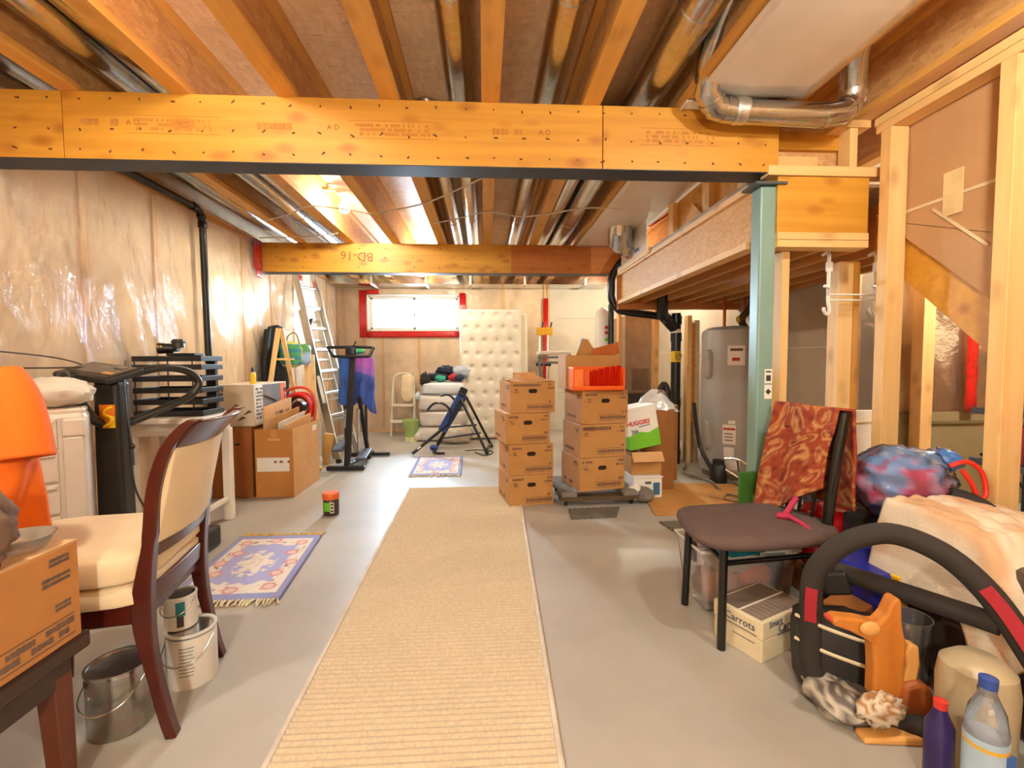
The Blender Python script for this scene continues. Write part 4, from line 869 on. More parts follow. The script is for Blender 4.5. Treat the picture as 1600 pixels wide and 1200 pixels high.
for f, t in ((g1, h1), (g2, h2)): B().bar(f+(t-f)*.03, t, .06, .022, lx).build('fly_rail', ALU, r, 0, bev=.004)
for k in range(1, 8):
    a = g1.lerp(h1, k/7.6); c = g2.lerp(h2, k/7.6); B().bar(a, c, .028, .03, ld).build('fly_rung', ALU, r, 0, bev=.005)
p = g1.lerp(h1, .93); B().prism([(0, 0), (.11, .02), (.05, -.16)], .02, 1, 0, Matrix.Translation(p)).build('rung_lock', BLACK, r, 0)
for f in (f1, f2): B().box(f+V((0, 0, .02)), (.06, .05, .04)).build('rubber_foot', BLACK, r, 0, bev=.006)
q = B().grid(1, 1, lambda u, v_: f1.lerp(t1, .30+.14*v_)+lx*(-.004)+ld.cross(lx)*(.0)+V((.036*(u-.5), -.022, 0))).build('warning_label', WHITE, r, 0)
r = T('wooden_easel', 'pale wooden folding stand leaning at the wall beside the ladder', 'wooden stand', (0, 0, 0))
for a, c in (((-2.06, 4.78, 1.46), (-2.24, 4.62, .02)), ((-2.05, 4.82, 1.46), (-1.93, 5.12, .02)), ((-1.90, 5.05, 1.25), (-1.84, 4.98, .02)), ((-1.86, 5.12, 1.2), (-1.80, 5.02, .02))): B().bar(a, c, .045, .022).build('wooden_rail', W_STUD, r, 0, bev=.002)
B().bar((-2.18, 4.74, .6), (-1.83, 5.05, .6), .03, .02).build('cross_rail', W_STUD, r, 0); B().bar((-2.1, 4.8, 1.15), (-1.86, 5.08, 1.15), .03, .02).build('cross_rail', W_STUD, r, 0)
b = B().grid(26, 34, lambda u, v_: V((-2.225+.05*math.sin(PI*u)+.02*math.sin(u*19+v_*3), 4.74+.58*u*(.62+.38*min(1, v_*2.2))+.1*(1-min(1, v_*2.2)), 1.45-.76*v_+.06*math.sin(PI*u)*max(0, 1-5*v_))))
tag(b.build('black_jacket', pm('#14161a', .8, var=.2), smooth=180, solid=.03), 'black jacket hanging on the wall behind the wooden stand', 'jacket')
GRN, TEAL, YEL = (.08, .36, .10), (.02, .22, .42), (.60, .62, .15)
def flc(d): 
    e = max(abs(d.x)*.9, abs(d.z)); k = math.sin(d.z*11+1.2)+.4*math.sin(d.x*5)
    return YEL if e > .84 else GRN if k > .1 else TEAL
r = T('swim_float', 'green and blue striped swim vest hanging beside the ladder', 'swim vest', (-1.99, 4.97, 1.20))
B().ball((-.03, 0, 0), (.12, .045, .13), 26, 18, .1, 3, 2, flc, .6).build('vest_body', vcol('vest_nylon', .45), r, 180, col=True)
B().ball((.095, .03, .0), (.065, .04, .11), 20, 14, .15, 3, 3, lambda d: (.35, .5, .75) if d.z < .2 else (.10, .3, .12), .7).build('vest_side', vcol('vest_nylon', .45), r, 180, col=True)
B().tube(sm([(-.08, 0, .12), (-.05, 0, .2), (.02, 0, .22), (.06, 0, .1)], 5), .007, 6).build('strap', pm('#8a7a2a', .6), r)
r = T('stepper_machine', 'black stepper machine with a flat looped handlebar in front of the ladder', 'exercise machine', (-1.43, 4.8, 0))
BK2 = pm('#17171a', .35)
B().bb(-.19, .19, -.045, .015, .01, .05).build('front_foot', BK2, r, 0, bev=.006); B().bb(-.17, .30, .68, .73, .01, .045).build('rear_foot', BK2, r, 0, bev=.006)
B().bar((.0, -.01, .05), (.10, .70, .05), .05, .04).build('base_rail', BK2, r, 0, bev=.005)
B().bar((.0, .03, .03), (.055, .12, 1.20), .06, .045).build('main_post', BK2, r, 0, bev=.006)
B().bar((.13, .40, .04), (.10, .17, .75), .04, .04).build('rear_strut', BK2, r, 0, bev=.005)
B().tube(sm([(-.16, .10, 1.27), (.24, .10, 1.27), (.265, .08, 1.24), (.25, .05, 1.19), (.22, .04, 1.175), (-.09, .04, 1.175), (-.13, .05, 1.20), (-.175, .09, 1.255)], 5, True), .016, 10, closed=True).build('handlebar', BK2, r)
B().ball((.05, .08, 1.215), (.055, .03, .06), 16, 10, sq=.5).build('console', BK2, r); B().bar((.07, .07, 1.27), (.11, .06, 1.33), .012, .008).build('console_antenna', BK2, r, 0)
for sx in (-.11, .13):
    B().box((sx, .20, .13 if sx > 0 else .22), (.11, .30, .025), (.18, 0, 0)).build('pedal', pm('#4a4d55', .5), r, 0, bev=.008)
    B().cyl((sx*.6, .2, .16), (sx*.5+.03, .14, .62), .02, n=12).build('piston_body', ALU, r, 50); B().bar((sx, .36, .09), (sx*.7, .52, .06), .03, .03).build('pedal_arm', BK2, r, 0)
for sx in (-.045, .17): B().cyl((sx, .16, .3), (sx, .16, .66), .014, n=10).build('grip_tube', BK2, r, 50)
def jc(u, v_): 
    return (.42, .12, .50) if v_ < .22 and u > .5 else (.03, .12, .45) if u < .45 else (.05, .10, .42) if v_ > .35 else (.30, .12, .50)
b = B().grid(30, 36, lambda u, v_: V((-1.60+.37*u+.02*(u-.5)*v_, 5.18+.05*math.sin(PI*u)*(-1)+.022*math.sin(u*21+v_*4)+.05*v_, 1.17-.60*v_*(.80+.2*u**.5+.06*math.sin(PI*u*2.5))+.03*math.sin(PI*u))), jc)
tag(b.build('blue_jacket', vcol('jacket_nylon', .5), smooth=180, solid=.03, col=True), 'blue and purple jacket hanging behind the stepper machine', 'jacket')
tag(B().ball((-1.40, 5.18, 1.235), (.09, .06, .035), 20, 12, .1).build('sun_hat', pm('#3aa86a', .8)), 'green hat behind the looped handlebar', 'hat')
tag(B().box((-1.72, 5.08, .17), (.10, .03, .36), (.1, .18, .3)).build('wooden_plank', W_JOIST, smooth=0, bev=.003), 'short brown plank leaning at the foot of the ladder', 'plank')
tag(B().box((-1.78, 4.92, .13), (.1, .08, .26), (0, 0, .3)).build('black_case', BLACK, smooth=0, bev=.01), 'small black case on the floor behind the open cardboard box', 'case')
r = T('yellow_spray_can', 'small yellow and white item on the floor at the ladder foot', 'can', (-1.70, 4.72, 0))
B().ball((0, 0, .04), (.05, .04, .04), 16, 10, .1).build('yellow_part', pm('#e0b030', .5), r); B().ball((-.02, .05, .09), (.06, .04, .09), 16, 10, .2, flat=-.08).build('white_part', WHITE, r)
# step stool, bucket
r = T('step_stool', 'beige folding step stool with a cushioned back at the rear wall', 'step stool', (-1.235, 6.98, 0))
BEI = pm('#d9d0bb', .4)
B().tube(sm([(-.175, 0, 0), (-.165, .08, .45), (-.155, .14, .80), (-.12, .15, .90), (-.05, .155, .935), (.05, .155, .935), (.12, .15, .90), (.155, .14, .80), (.165, .08, .45), (.175, 0, 0)], 5), .016, 10).build('front_frame', BEI, r)
B().tube([(-.165, .42, 0), (-.15, .16, .66)], .014, 8).build('rear_leg', BEI, r); B().tube([(.165, .42, 0), (.15, .16, .66)], .014, 8).build('rear_leg', BEI, r)
B().bb(-.17, .17, .0, .16, .445, .475).build('step', BEI, r, 0, bev=.005); B().bb(-.175, .175, -.06, .10, .205, .235).build('step', BEI, r, 0, bev=.005)
for a, c in (((-.15, .18, .25), (.15, .18, .43)), ((.15, .18, .25), (-.15, .18, .43))): B().bar(a, c, .016, .006).build('cross_brace', BEI, r, 0)
B().ball((.06, .11, .72), (.10, .045, .21), 24, 16, .08, sq=.7).build('back_cushion', pm('#dcc8a4', .95, bump=.4), r, 180)
r = T('green_bucket', 'pale green bucket beside the wrapped cushions', 'bucket', (-1.03, 6.52, 0))
B().lathe([(.085, 0), (.09, .01), (.118, .29), (.124, .30), (.118, .305), (.110, .29), (.084, .02), (.0, .015)], n=32).build('bucket_body', pm('#9db86a', .4, var=.04), r)
B().lathe([(.093, .0), (.097, .07)], n=32).build('cream_band', pm('#d9d8a8', .45), r); B().tube(sm([(-.12, 0, .29), (-.10, -.07, .22), (0, -.12, .17), (.10, -.07, .22), (.12, 0, .29)], 5), .004, 6).build('wire_handle', GALV, r)
# wrapped cushions
PL = pm('#cfc8be', .22, var=.06, bump=.5, bscale=14)
for i, (z0, z1, c, l) in enumerate(((0, .21, PL, 'lowest plastic-wrapped cushion of the pile beside the mattress'), (.205, .43, PL, 'second plastic-wrapped cushion of the pile beside the mattress'), (.425, .66, PL, 'third plastic-wrapped cushion, crinkled, of the pile beside the mattress'), (.655, .83, pm('#d4d6da', .3, var=.04, bump=.4, bscale=14), 'topmost white-wrapped cushion of the pile beside the mattress'))):
    tag(B().ball((-.60+.02*(i % 2), 6.72, (z0+z1)/2), (.36-.015*i, .30, (z1-z0)/2), 40, 18, .05, 4, i+3, sq=.35).build('wrapped_cushion', c, smooth=180), l, 'cushion', 'wrapped cushions piled beside the mattress')
tag(B().ball((-.93, 6.55, .08), (.14, .12, .085), 24, 14, .25, 3, 9, flat=-.078).build('plastic_bundle', PL, smooth=180), 'crumpled plastic at the foot of the cushion pile beside the bucket', 'plastic')
tag(B().ball((-.40, 6.28, .13), (.24, .11, .13), 28, 14, .22, 3, 5, flat=-.128).build('bubble_wrap_roll', pm('#d3c8b4', .25, bump=.8, bscale=40), smooth=180), 'crumpled roll of clear wrap on the floor in front of the mattress', 'plastic')
tag(B().ball((-.93, 6.6, .63), (.06, .1, .06), 16, 10, .3, 3, 2).build('white_sack', pm('#d8dde4', .5)), 'small white sack hanging off the cushion pile', 'bag')
for i, (x, y, z, rr, c, l) in enumerate((( -.66, 6.62, .90, (.19, .12, .06), '#20242e', 'dark navy garment on the cushion pile'), (-.55, 6.66, .985, (.13, .11, .07), '#232a3a', 'navy bundle topmost on the cushion pile'), (-.62, 6.52, .88, (.08, .06, .045), '#2f8f78', 'teal garment on the front of the cushion pile'), (-.44, 6.53, .89, (.07, .06, .05), '#b02430', 'red garment on the front of the cushion pile'), (-.33, 6.62, .96, (.13, .1, .10), '#a9afbc', 'grey-blue garment on the cushion pile by the mattress'), (-.36, 6.5, .885, (.07, .05, .045), '#2a3248', 'dark blue garment beside the red one'), (-.83, 6.5, .86, (.07, .06, .10), '#2c2522', 'dark sleeve drooping from the cushion pile'))):
    tag(B().ball((x, y, z), rr, 24, 14, .35, 3.4, i+11).build('garment', pm(c, .9, var=.2), smooth=180), l, 'clothing', 'clothes on the cushion pile')
# mattress
def mt(u, v_):
    x, z = -.45+.90*u, 1.87*v_; k = 5; m_ = 10
    a, c = u*k, v_*m_; row = math.floor(c); off = .5*(row % 2)
    d = min(math.hypot((a-(math.floor(a+o)+.5-o+jj)), (c-(rr+.5))*1.0) for rr in (row-1, row, row+1) for o in (.5*(rr % 2),) for jj in (-1, 0, 1))
    e = min(u, 1-u, v_*2, 2-2*v_)/.05; q = math.sqrt(max(0, 1-(1-min(1, e))**2))
    return V((x*(.985+.015*q), -.115+.105*(1-q)+.028*math.exp(-(d/.16)**2)-.010*min(1, d*1.6), z))
r = T('tufted_mattress', 'cream tufted single mattress standing upright against the back wall', 'mattress', (.095, 6.66, 0)); r.rotation_euler = (math.radians(-2.5), 0, 0)
MAT = pm('#d6cdbb', .85, var=.03, bump=.15)
B().grid(75, 150, mt).build('quilted_face', MAT, r, 180)
B().box((0, .0, .935), (.88, .20, 1.85)).build('mattress_body', MAT, r, 0, bev=.03)
b = B()
for rr in range(10):
    for a in range(5 if rr % 2 == 0 else 4):
        u = (a+.5+.5*(rr % 2))/5; b.ball((-.45+.9*u, -.089, 1.87*(rr+.5)/10), (.012, .005, .012), 8, 5)
stuff(b.build('tuft_button', pm('#cdbf9e', .8), r))
B().tube([(.44*math.copysign(min(1, abs(math.cos(t))*1.42), math.cos(t)), -.05, .935+.92*math.copysign(min(1, abs(math.sin(t))*1.42), math.sin(t))) for t in [2*PI*k/80 for k in range(80)]], .008, 6, closed=True).build('piping', pm('#cfc2a6', .8), r)
r = T('box_spring', 'second pale mattress standing behind the tufted one', 'mattress', (.20, 6.92, 0)); r.rotation_euler = (math.radians(-2.5), 0, 0)
B().box((0, .0, .915), (.90, .20, 1.83)).build('box_spring_body', pm('#ded3bd', .85, var=.03), r, 0, bev=.04)
# inversion table
r = T('inversion_table', 'black folding inversion table with a blue padded bed', 'exercise bench', (0, 0, 0))
BK3 = pm('#15161a', .35)
for a, c in (((-.29, 5.62, .66), (.02, 5.50, .02)), ((-.24, 5.98, .66), (.08, 5.98, .02)), ((-.29, 5.62, .66), (-.62, 5.62, .02)), ((-.24, 5.98, .66), (-.62, 5.98, .02))): B().tube([a, c], .017, 10).build('frame_leg', BK3, r, 50)
for x in (.02, .08): B().cyl((x, 5.48 if x < .05 else 5.94, .02), (x, 5.56 if x < .05 else 6.02, .02), .024, n=10).build('rubber_foot', BK3, r, 50)
B().tube([(-.62, 5.58, .02), (-.62, 6.02, .02)], .017, 8).build('floor_bar', BK3, r, 50); B().tube([(.02, 5.52, .05), (.08, 5.98, .05)], .015, 8).build('floor_bar', BK3, r, 50)
B().tube([(-.55, 5.7, .30), (-.10, 5.7, .33)], .012, 8).build('spreader', BK3, r, 50); B().tube([(-.54, 5.62, .18), (-.05, 5.62, .24)], .012, 8).build('spreader', BK3, r, 50)
pd = (V((-.27, 5.72, .74))-V((-.50, 5.56, .30))).normalized()
b = B().bar((-.52, 5.60, .27), (-.27, 5.74, .72), .11, .05, (0, 1, 0)); b.build('padded_bed', pm('#24407e', .75, var=.2), r, 0, bev=.015)
B().bar((-.29, 5.70, .70), (-.25, 5.75, .78), .10, .06, (0, 1, 0)).build('head_pad', BK3, r, 0, bev=.015)
B().bar((-.86, 5.46, .03), (-.44, 5.62, .36), .045, .03).build('boom', BK3, r, 0, bev=.004)
B().tube(sm([(-.40, 5.55, .42), (-.42, 5.50, .55), (-.50, 5.48, .62), (-.60, 5.48, .62), (-.68, 5.5, .54)], 5), .014, 8).build('side_handle', BK3, r); B().tube(sm([(-.34, 5.85, .48), (-.38, 5.88, .62), (-.46, 5.9, .69), (-.56, 5.9, .68)], 5), .014, 8).build('side_handle', BK3, r)
B().tube(sm([(-.62, 5.45, .10), (-.58, 5.44, .04), (-.48, 5.46, .03)], 4), .014, 8).build('ankle_lever', BK3, r); B().ball((-.61, 5.5, .09), (.05, .04, .04), 14, 10).build('ankle_cuff', pm('#2c4fa0', .6), r)
B().box((-.78, 5.47, .10), (.05, .03, .02), (0, -.6, 0)).build('height_label', WHITE, r, 0)
tag(B().tube(sm([(-.12, 5.6, .008), (.0, 5.4, .008), (.1, 5.6, .008), (-.05, 5.75, .008), (-.25, 5.72, .008)], 6), .006, 6).build('loose_cable', BLACK), 'thin dark cable on the floor under the inversion table', 'cord')
# clamps and slab between mattress and stacks
for x, l in ((.69, 'yellow-headed bar clamp, nearer the mattress'), (.80, 'yellow-headed bar clamp, nearer the red tape')):
    r = T('bar_clamp', l, 'clamp', (x, 6.05, 0)); r.rotation_euler = (-.02, .03, 0)
    B().bb(-.012, .012, -.006, .006, 0, 1.55).build('clamp_bar', ALU, r, 0); B().bb(-.05, .06, -.02, .02, 1.46, 1.56).build('yellow_jaw', pm('#e8b31a', .4), r, 0, bev=.008)
    B().bb(-.04, .05, -.02, .02, 1.05, 1.10).build('sliding_jaw', BLACK, r, 0, bev=.005); B().cyl((.03, 0, 1.56), (.045, 0, 1.63), .01, n=8).build('screw_handle', BLACK, r)
r = T('folding_bench', 'white slab on grey bars between the mattress and the carton stacks', 'bench', (.86, 6.0, 0))
B().bb(-.16, .26, -.12, .2, 1.20, 1.245).build('white_slab', IV, r, 0, bev=.01)
for z, d in ((1.15, .018), (1.08, .02)): B().bb(-.18, .27, -.13, -.09, z, z+d*1.6).build('grey_bar', pm('#6e6a68', .4, .6), r, 0, bev=.003)
for x in (-.15, .24): B().bb(x-.015, x+.015, -.11, -.08, 0, 1.2).build('leg', pm('#6e6a68', .4, .6), r, 0)
# ================================================================ RIGHT-HAND GROUP
r = T('metal_chair', 'black metal chair with a brown padded seat and a red patterned blanket on its back', 'chair', (0, 0, 0))
MB = pm('#161413', .22, var=.05); SEATC = pm('#5a4845', .92, var=.08, bump=.4, bscale=150)
def seat_f(seed):
    cs = [(.848, 1.665), (1.20, 1.64), (1.43, 1.76), (1.36, 2.06), (1.0, 2.075), (.86, 2.0)]
    P = sm([(a, c_, 0) for a, c_ in cs], 10, True); P = [p for p in P]; c = sum(P, V())/len(P); vs = []; fs = []; n = len(P)
    rings = [(.86, .400), (.97, .404), (1.0, .418), (.985, .434), (.93, .445), (.7, .452), (.35, .456)]
    for k, z in rings: vs += [c+(p-c)*k+V((0, 0, z)) for p in P]
    for i in range(len(rings)-1): fs += [(i*n+k, i*n+(k+1) % n, (i+1)*n+(k+1) % n, (i+1)*n+k) for k in range(n)]
    fs += [tuple(range(n-1, -1, -1)), tuple((len(rings)-1)*n+k for k in range(n))]
    return B().add(vs, fs)
seat_f(0).build('seat', SEATC, r, 70)
for (x, y), (tx, ty) in (((.908, 1.683), (.915, 1.69)), ((.91, 2.013), (.925, 2.01))): B().tube([(x, y, 0), (tx, ty, .40)], .0165, 12).build('front_leg', MB, r, 50)
B().tube(sm([(1.60, 1.80, 0), (1.47, 1.79, .12), (1.385, 1.78, .25), (1.40, 1.78, .45), (1.418, 1.78, .62), (1.46, 1.78, .90)], 6), .021, 12).build('back_post', MB, r)
B().tube(sm([(1.36, 2.03, 0), (1.345, 2.09, .28), (1.385, 2.1, .57), (1.432, 2.1, .90)], 6), .021, 12).build('back_post', MB, r)
B().tube([(1.46, 1.78, .895), (1.432, 2.1, .895)], .014, 10).build('top_bar', MB, r, 50)
B().tube([(.92, 1.69, .335), (1.40, 1.79, .315)], .011, 8).build('stretcher', MB, r, 50); B().tube([(.92, 2.01, .36), (.92, 1.69, .34)], .010, 8).build('stretcher', MB, r, 50); B().tube([(1.05, 1.72, .40), (1.36, 2.06, .33)], .010, 8).build('stretcher', MB, r, 50)
for y in (1.86, 1.94, 2.02): B().tube([(1.39, y, .44), (1.44, y, .88)], .007, 8).build('back_spindle', MB, r, 50)
def blc(u, v_):
    w1 = noise.noise(V((u*2.2, v_*6, 4))); w2 = noise.noise(V((u*2.2, v_*6, 14)))
    p = V((u*3.0+w1*.9, v_*8.5+w2*1.1, 0)); c = V((math.floor(p.x)+.5, math.floor(p.y)+.5, 0)); d = p-c
    a = math.atan2(d.y, d.x); rr = d.length; spiral = math.sin(3.2*math.log(rr+.12)*2+a+c.x*2.1+c.y)
    k = noise.noise(V((u*11, v_*30, 2))); cl = lambda x: max(0, min(1, x))
    t = max(cl((spiral-.45)*1.9)*cl((.68-rr)*5)*cl(.75+.8*k), cl((.22-rr)*8)*cl(.6+k), cl((k-.25)*3)*.8)
    dk = cl(-.2-k*2.2)
    A = (.30-.13*dk, .045-.025*dk, .012); Z = (.52, .27, .09)
    return tuple(A[i]*(1-t)+Z[i]*t for i in range(3))
def blf(u, v_): # u across from near post to far post, v from rear hem over the bar to the front hem
    s_ = -.42+.95*v_; y = 1.775+.345*u; bx = 1.46-.03*u; wob = .008*noise.noise(V((u*4, v_*6, 2)))+.008*math.sin(u*9+v_*2)
    if s_ < 0:
        t = -s_; return V((bx+.032+t*.05+wob, y, .915-t))
    t = s_; hang = t*(.60+.43*(u)) if t > .1 else t
    return V((bx-.035-.17*hang*(1 if t > .03 else t/.03)+wob, y-.12*(1-u)*0+.02*math.sin(t*5), .922-hang-(.012 if t > .03 else 0)))
tag(B().grid(70, 130, blf, blc).build('patterned_blanket', vcol('plush_blanket', .95, .5, 120), smooth=180, solid=.012, col=True), 'rust red blanket with cream scroll pattern draped over the metal chair back', 'blanket')
tag(B().ball((1.25, 1.83, .466), (.032, .022, .015), 16, 10, .4, 4, 2).tube(sm([(1.255, 1.82, .468), (1.27, 1.78, .462), (1.28, 1.735, .45), (1.285, 1.70, .42), (1.285, 1.69, .37)], 5), [.009]*20+[.006], 8).tube(sm([(1.26, 1.835, .47), (1.30, 1.86, .50), (1.33, 1.87, .53)], 5), .012, 8).build('pink_ribbon', pm('#b0284e', .7), smooth=180), 'dark pink ribbon lying on the metal chair seat', 'ribbon')
# clear bin under chair
r = T('storage_bin', 'clear plastic bin of colourful things on the floor behind the metal chair legs', 'bin', (1.16, 2.03, 0), .0)
CL = film('clear_bin_plastic', .06, .08, milk=.22, bump=.1)
B().hexa([(-.19, -.09, .003), (.19, -.09, .003), (.19, .13, .003), (-.19, .13, .003), (-.225, -.115, .28), (.225, -.115, .28), (.225, .155, .28), (-.225, .155, .28)]).build('bin_wall', CL, r, 0, bev=.012)
B().tube([(-.225, -.115, .28), (.225, -.115, .28), (.225, .155, .28), (-.225, .155, .28)], .008, 6, closed=True).build('bin_rim', pm('#d8d4cc', .2), r)
B().bb(-.215, -.20, -.03, .03, .20, .29).build('bin_latch', pm('#4d4a46', .4), r, 0, bev=.004)
for i, (x, y, z, rr, c, l) in enumerate(((1.06, 2.03, .09, (.10, .08, .08), '#c98a74', 'salmon cloth in the clear bin'), (1.24, 2.05, .10, (.09, .08, .09), '#c9572a', 'orange cloth in the clear bin'), (1.15, 2.05, .20, (.14, .08, .06), '#b8a99c', 'grey cloth in the clear bin'))):
    tag(B().ball((x, y, z), rr, 20, 12, .25, 3, i).build('packed_cloth', pm(c, .8, var=.15), smooth=180), l, 'cloth', 'cloths in the clear bin')
tag(B().ball((1.11, 1.93, .297), (.12, .06, .038), 24, 12, .25, 3, 4, lambda d: (.0, .12, .15) if d.z > -.75 else (.55, .52, .45)).build('teal_pouch', vcol('teal_nylon', .35), smooth=180, col=True), 'teal pouch lying on top of the clear bin under the metal chair', 'pouch')
# white carton
r = T('white_carton', 'white shallow carton with grey printed top and scripted sides in front of the clear bin', 'box', (1.01, 1.585, 0), .435)
WC = pm('#ddd0b0', .7, var=.03)
B().bb(0, .29, 0, .205, 0, .085).build('lower_half', WC, r, 0, bev=.004); B().bb(-.002, .292, -.002, .207, .087, .155).build('lid', WC, r, 0, bev=.005)
B().bb(.012, .28, .012, .096, .155, .1565).build('printed_top', pm('#857468', .7, var=.12), r, 0); B().bb(.012, .28, .106, .195, .155, .1565).build('printed_top', pm('#78675b', .7, var=.12), r, 0)
b = B()
for k in range(9): b.bb(.03+.027*k, .034+.027*k, .018, .09, .1565, .157)
stuff(b.build('printed_mark', pm('#9b8b7d', .7), r, 0))
B().bb(0, .29, .099, .103, .156, .159).build('strapping_band', WHITE, r, 0)
INKB = pm('#4a4b60', .7)
text('Smart', .034, (.075, -.004, .137), (PI/2, 0, 0), INKB, r); text('Carrots', .046, (.165, -.004, .108), (PI/2, 0, 0), INKB, r)
text('Carrots', .04, (-.004, .09, .122), (PI/2, 0, -PI/2), INKB, r)
b = B(); b.bb(.09, .26, -.0035, -.002, .084, .087).bb(-.0035, -.002, .02, .19, .095, .0975).bb(-.0015, 0, .03, .12, .062, .064); b.build('printed_mark', INKB, r, 0)
# chrome trolley and green board
r = T('folding_trolley', 'folding chrome trolley lying on the cardboard sheet', 'trolley', (1.96, 3.42, 0))
CHR = galv('#d8d8d8', .1)
B().tube(sm([(-.06, .1, .34), (.03, .06, .335), (.09, .0, .28), (.12, -.05, .2), (.12, -.1, .03)], 5), .010, 8).build('handle_loop', CHR, r); B().tube(sm([(-.05, .1, .25), (.04, .0, .18), (.08, -.1, .10)], 5), .010, 8).build('frame_tube', CHR, r)
B().tube([(-.06, .1, .02), (.12, -.12, .02), (.2, -.04, .02), (.02, .2, .02)], .009, 8, closed=True).build('base_frame', CHR, r)
B().lathe([(.01, -.012), (.055, -.012), (.06, 0), (.055, .012), (.01, .012)], (.06, -.10, .06), 20, axis=1).build('wheel', BLACK, r)
B().tube([(.06, .05, .02), (.04, .1, .34)], .008, 8).build('frame_tube', CHR, r)
r = T('green_board', 'green panel standing behind the metal chair at the post', 'panel', (1.36, 2.215, 0), .08)
B().box((0, 0, .28), (.19, .014, .56), (.0, 0, 0)).build('green_panel', pm('#3d6a28', .5, var=.15), r, 0, bev=.004)
B().cyl((-.02, -.03, .02), (-.02, -.03, .45), .018, n=14).build('green_tube', pm('#4d7f34', .45), r); B().cyl((.03, -.03, .02), (.03, -.03, .50), .016, n=14).build('green_tube', pm('#2f5a22', .45), r)
# bags
def bagc(d):
    n = noise.noise(d*2.2+V((3, 1, 0))); k = noise.noise(d*4.5)
    if d.x > .45 or (d.z > .55 and n > -.1): return (.16, .28, .48) if k < .2 else (.45, .45, .46)
    if n > .08: return (.50, .03, .09)
    if n < -.28: return (.20, .28, .48)
    return (.52, .24, .36) if k > -.1 else (.46, .10, .20)
r = T('garbage_bag', 'blue-tinted clear plastic bag of pink and red things with red drawstring', 'bag', (1.755, 1.83, .60))
B().ball((0, 0, 0), (.19, .15, .145), 44, 28, .16, 3, 5, bagc).build('packed_contents', vcol('packed_contents', .6, .3, 30), r, 180, col=True)
B().ball((0, 0, 0), (.198, .158, .152), 44, 28, .16, 3, 5).ball((.18, .0, .10), (.06, .06, .04), 16, 10, .3).build('bag_skin', film('blue_bag_film', .0, .10, (.86, .92, 1, 1), .03, .9, 1.3), r, 180)
B().ball((.17, -.02, .09), (.07, .06, .045), 18, 12, .3, 3, 2).build('bag_neck', pm('#4a78c0', .35, var=.2), r, 180)
B().tube(sm([(.06, -.15, .10), (.11, -.17, .12), (.16, -.18, .08), (.17, -.19, .0), (.14, -.19, -.02), (.11, -.19, .04), (.08, -.18, .09)], 6), [.009]*37, 8).build('drawstring', pm('#e0301a', .4), r)
tag(B().ball((1.80, 1.90, .235), (.20, .14, .235), 32, 18, .08, 3, 8, sq=.6).build('dark_bag', pm('#27323c', .4, var=.3, bump=.4), smooth=180), 'dark blue-green stuffed bag supporting the blue-tinted bag', 'bag')
tag(B().ball((1.62, 2.06, .28), (.13, .10, .16), 32, 22, .12, 3, 3, sq=.7).build('red_bag', pm('#b80f12', .12, var=.2, bump=.4, bscale=12), smooth=180), 'glossy red bag between the metal chair and the studs', 'bag')
tag(B().box((1.66, 2.1, .06), (.3, .22, .12)).build('floor_carton', CARD_D, smooth=0, bev=.004), 'low brown carton under the glossy red bag', 'box')
tag(B().grid(20, 12, lambda u, v_: V((1.58+.30*u, 2.17-.02*u, .22+.22*v_+.015*math.sin(u*9)))).build('grey_folder', pm('#6c6a70', .6), smooth=180, solid=.012), 'grey sheet standing behind the glossy red bag', 'sheet')
r = T('blue_bin', 'deep blue plastic crate with a yellow marker, under the pale blanket', 'bin', (1.50, 1.66, 0), .1)
B().hexa([(-.09, -.09, 0), (.10, -.09, 0), (.10, .10, 0), (-.09, .10, 0), (-.11, -.11, .335), (.12, -.11, .335), (.12, .12, .335), (-.11, .12, .335)]).build('bin_body', pm('#1c2590', .35, var=.1), r, 0, bev=.012)
B().tube([(-.11, -.11, .33), (.12, -.11, .33), (.12, .12, .33), (-.11, .12, .33)], .009, 6, closed=True).build('bin_rim', pm('#2a38b0', .3), r)
B().bar((-.05, -.125, .345), (.0, -.118, .22), .03, .012).build('yellow_marker', pm('#e8b420', .4), r, 0, bev=.004)
tag(B().box((1.36, 1.60, .11), (.16, .12, .22), (0, 0, .5)).build('brown_carton', pm('#9c5f26', .8), smooth=0, bev=.004), 'small brown carton beside the blue crate', 'box')
# pale blanket over a stack
tag(B().box((1.74, 1.36, .25), (.36, .46, .50)).build('storage_tote', pm('#4d4036', .6), smooth=0, bev=.03), 'dark storage tote hidden under the pale fluffy blanket', 'tote')
def pbc(u, v_):
    n = noise.noise(V((u*6+v_*2, v_*2.2, 6))); k = noise.noise(V((u*16, v_*9, 2)))
    t = max(0, min(1, .42+1.9*n+.4*k)); a, c = (.72, .61, .47), (.60, .33, .16)
    return tuple(a[i]*(1-t*.8)+c[i]*t*.8 for i in range(3))
def pbf(u, v_):
    x = 1.43+.50*u; y = 1.66-.62*v_; z = .555+.03*math.sin(2.4*u+.6)-.02*v_
    dl = max(0, .23-u)/.23; df = max(0, v_-.56)/.44
    z -= .26*dl**1.3+.34*df**1.15
    x += .075*(1-min(1, dl*3))*0+.05*dl-.07*df*(1-u); y += .05*df+.30*df*df*.3
    return V((x, y, z+.018*noise.noise(V((u*5, v_*5, 1)))+.012*noise.noise(V((u*14, v_*12, 4)))))
tag(B().grid(80, 80, pbf, pbc).build('fluffy_blanket', vcol('fluffy_fleece', 1, .6, 90), smooth=180, solid=.02, col=True), 'pale peach fluffy blanket draped over the near right tote', 'blanket')
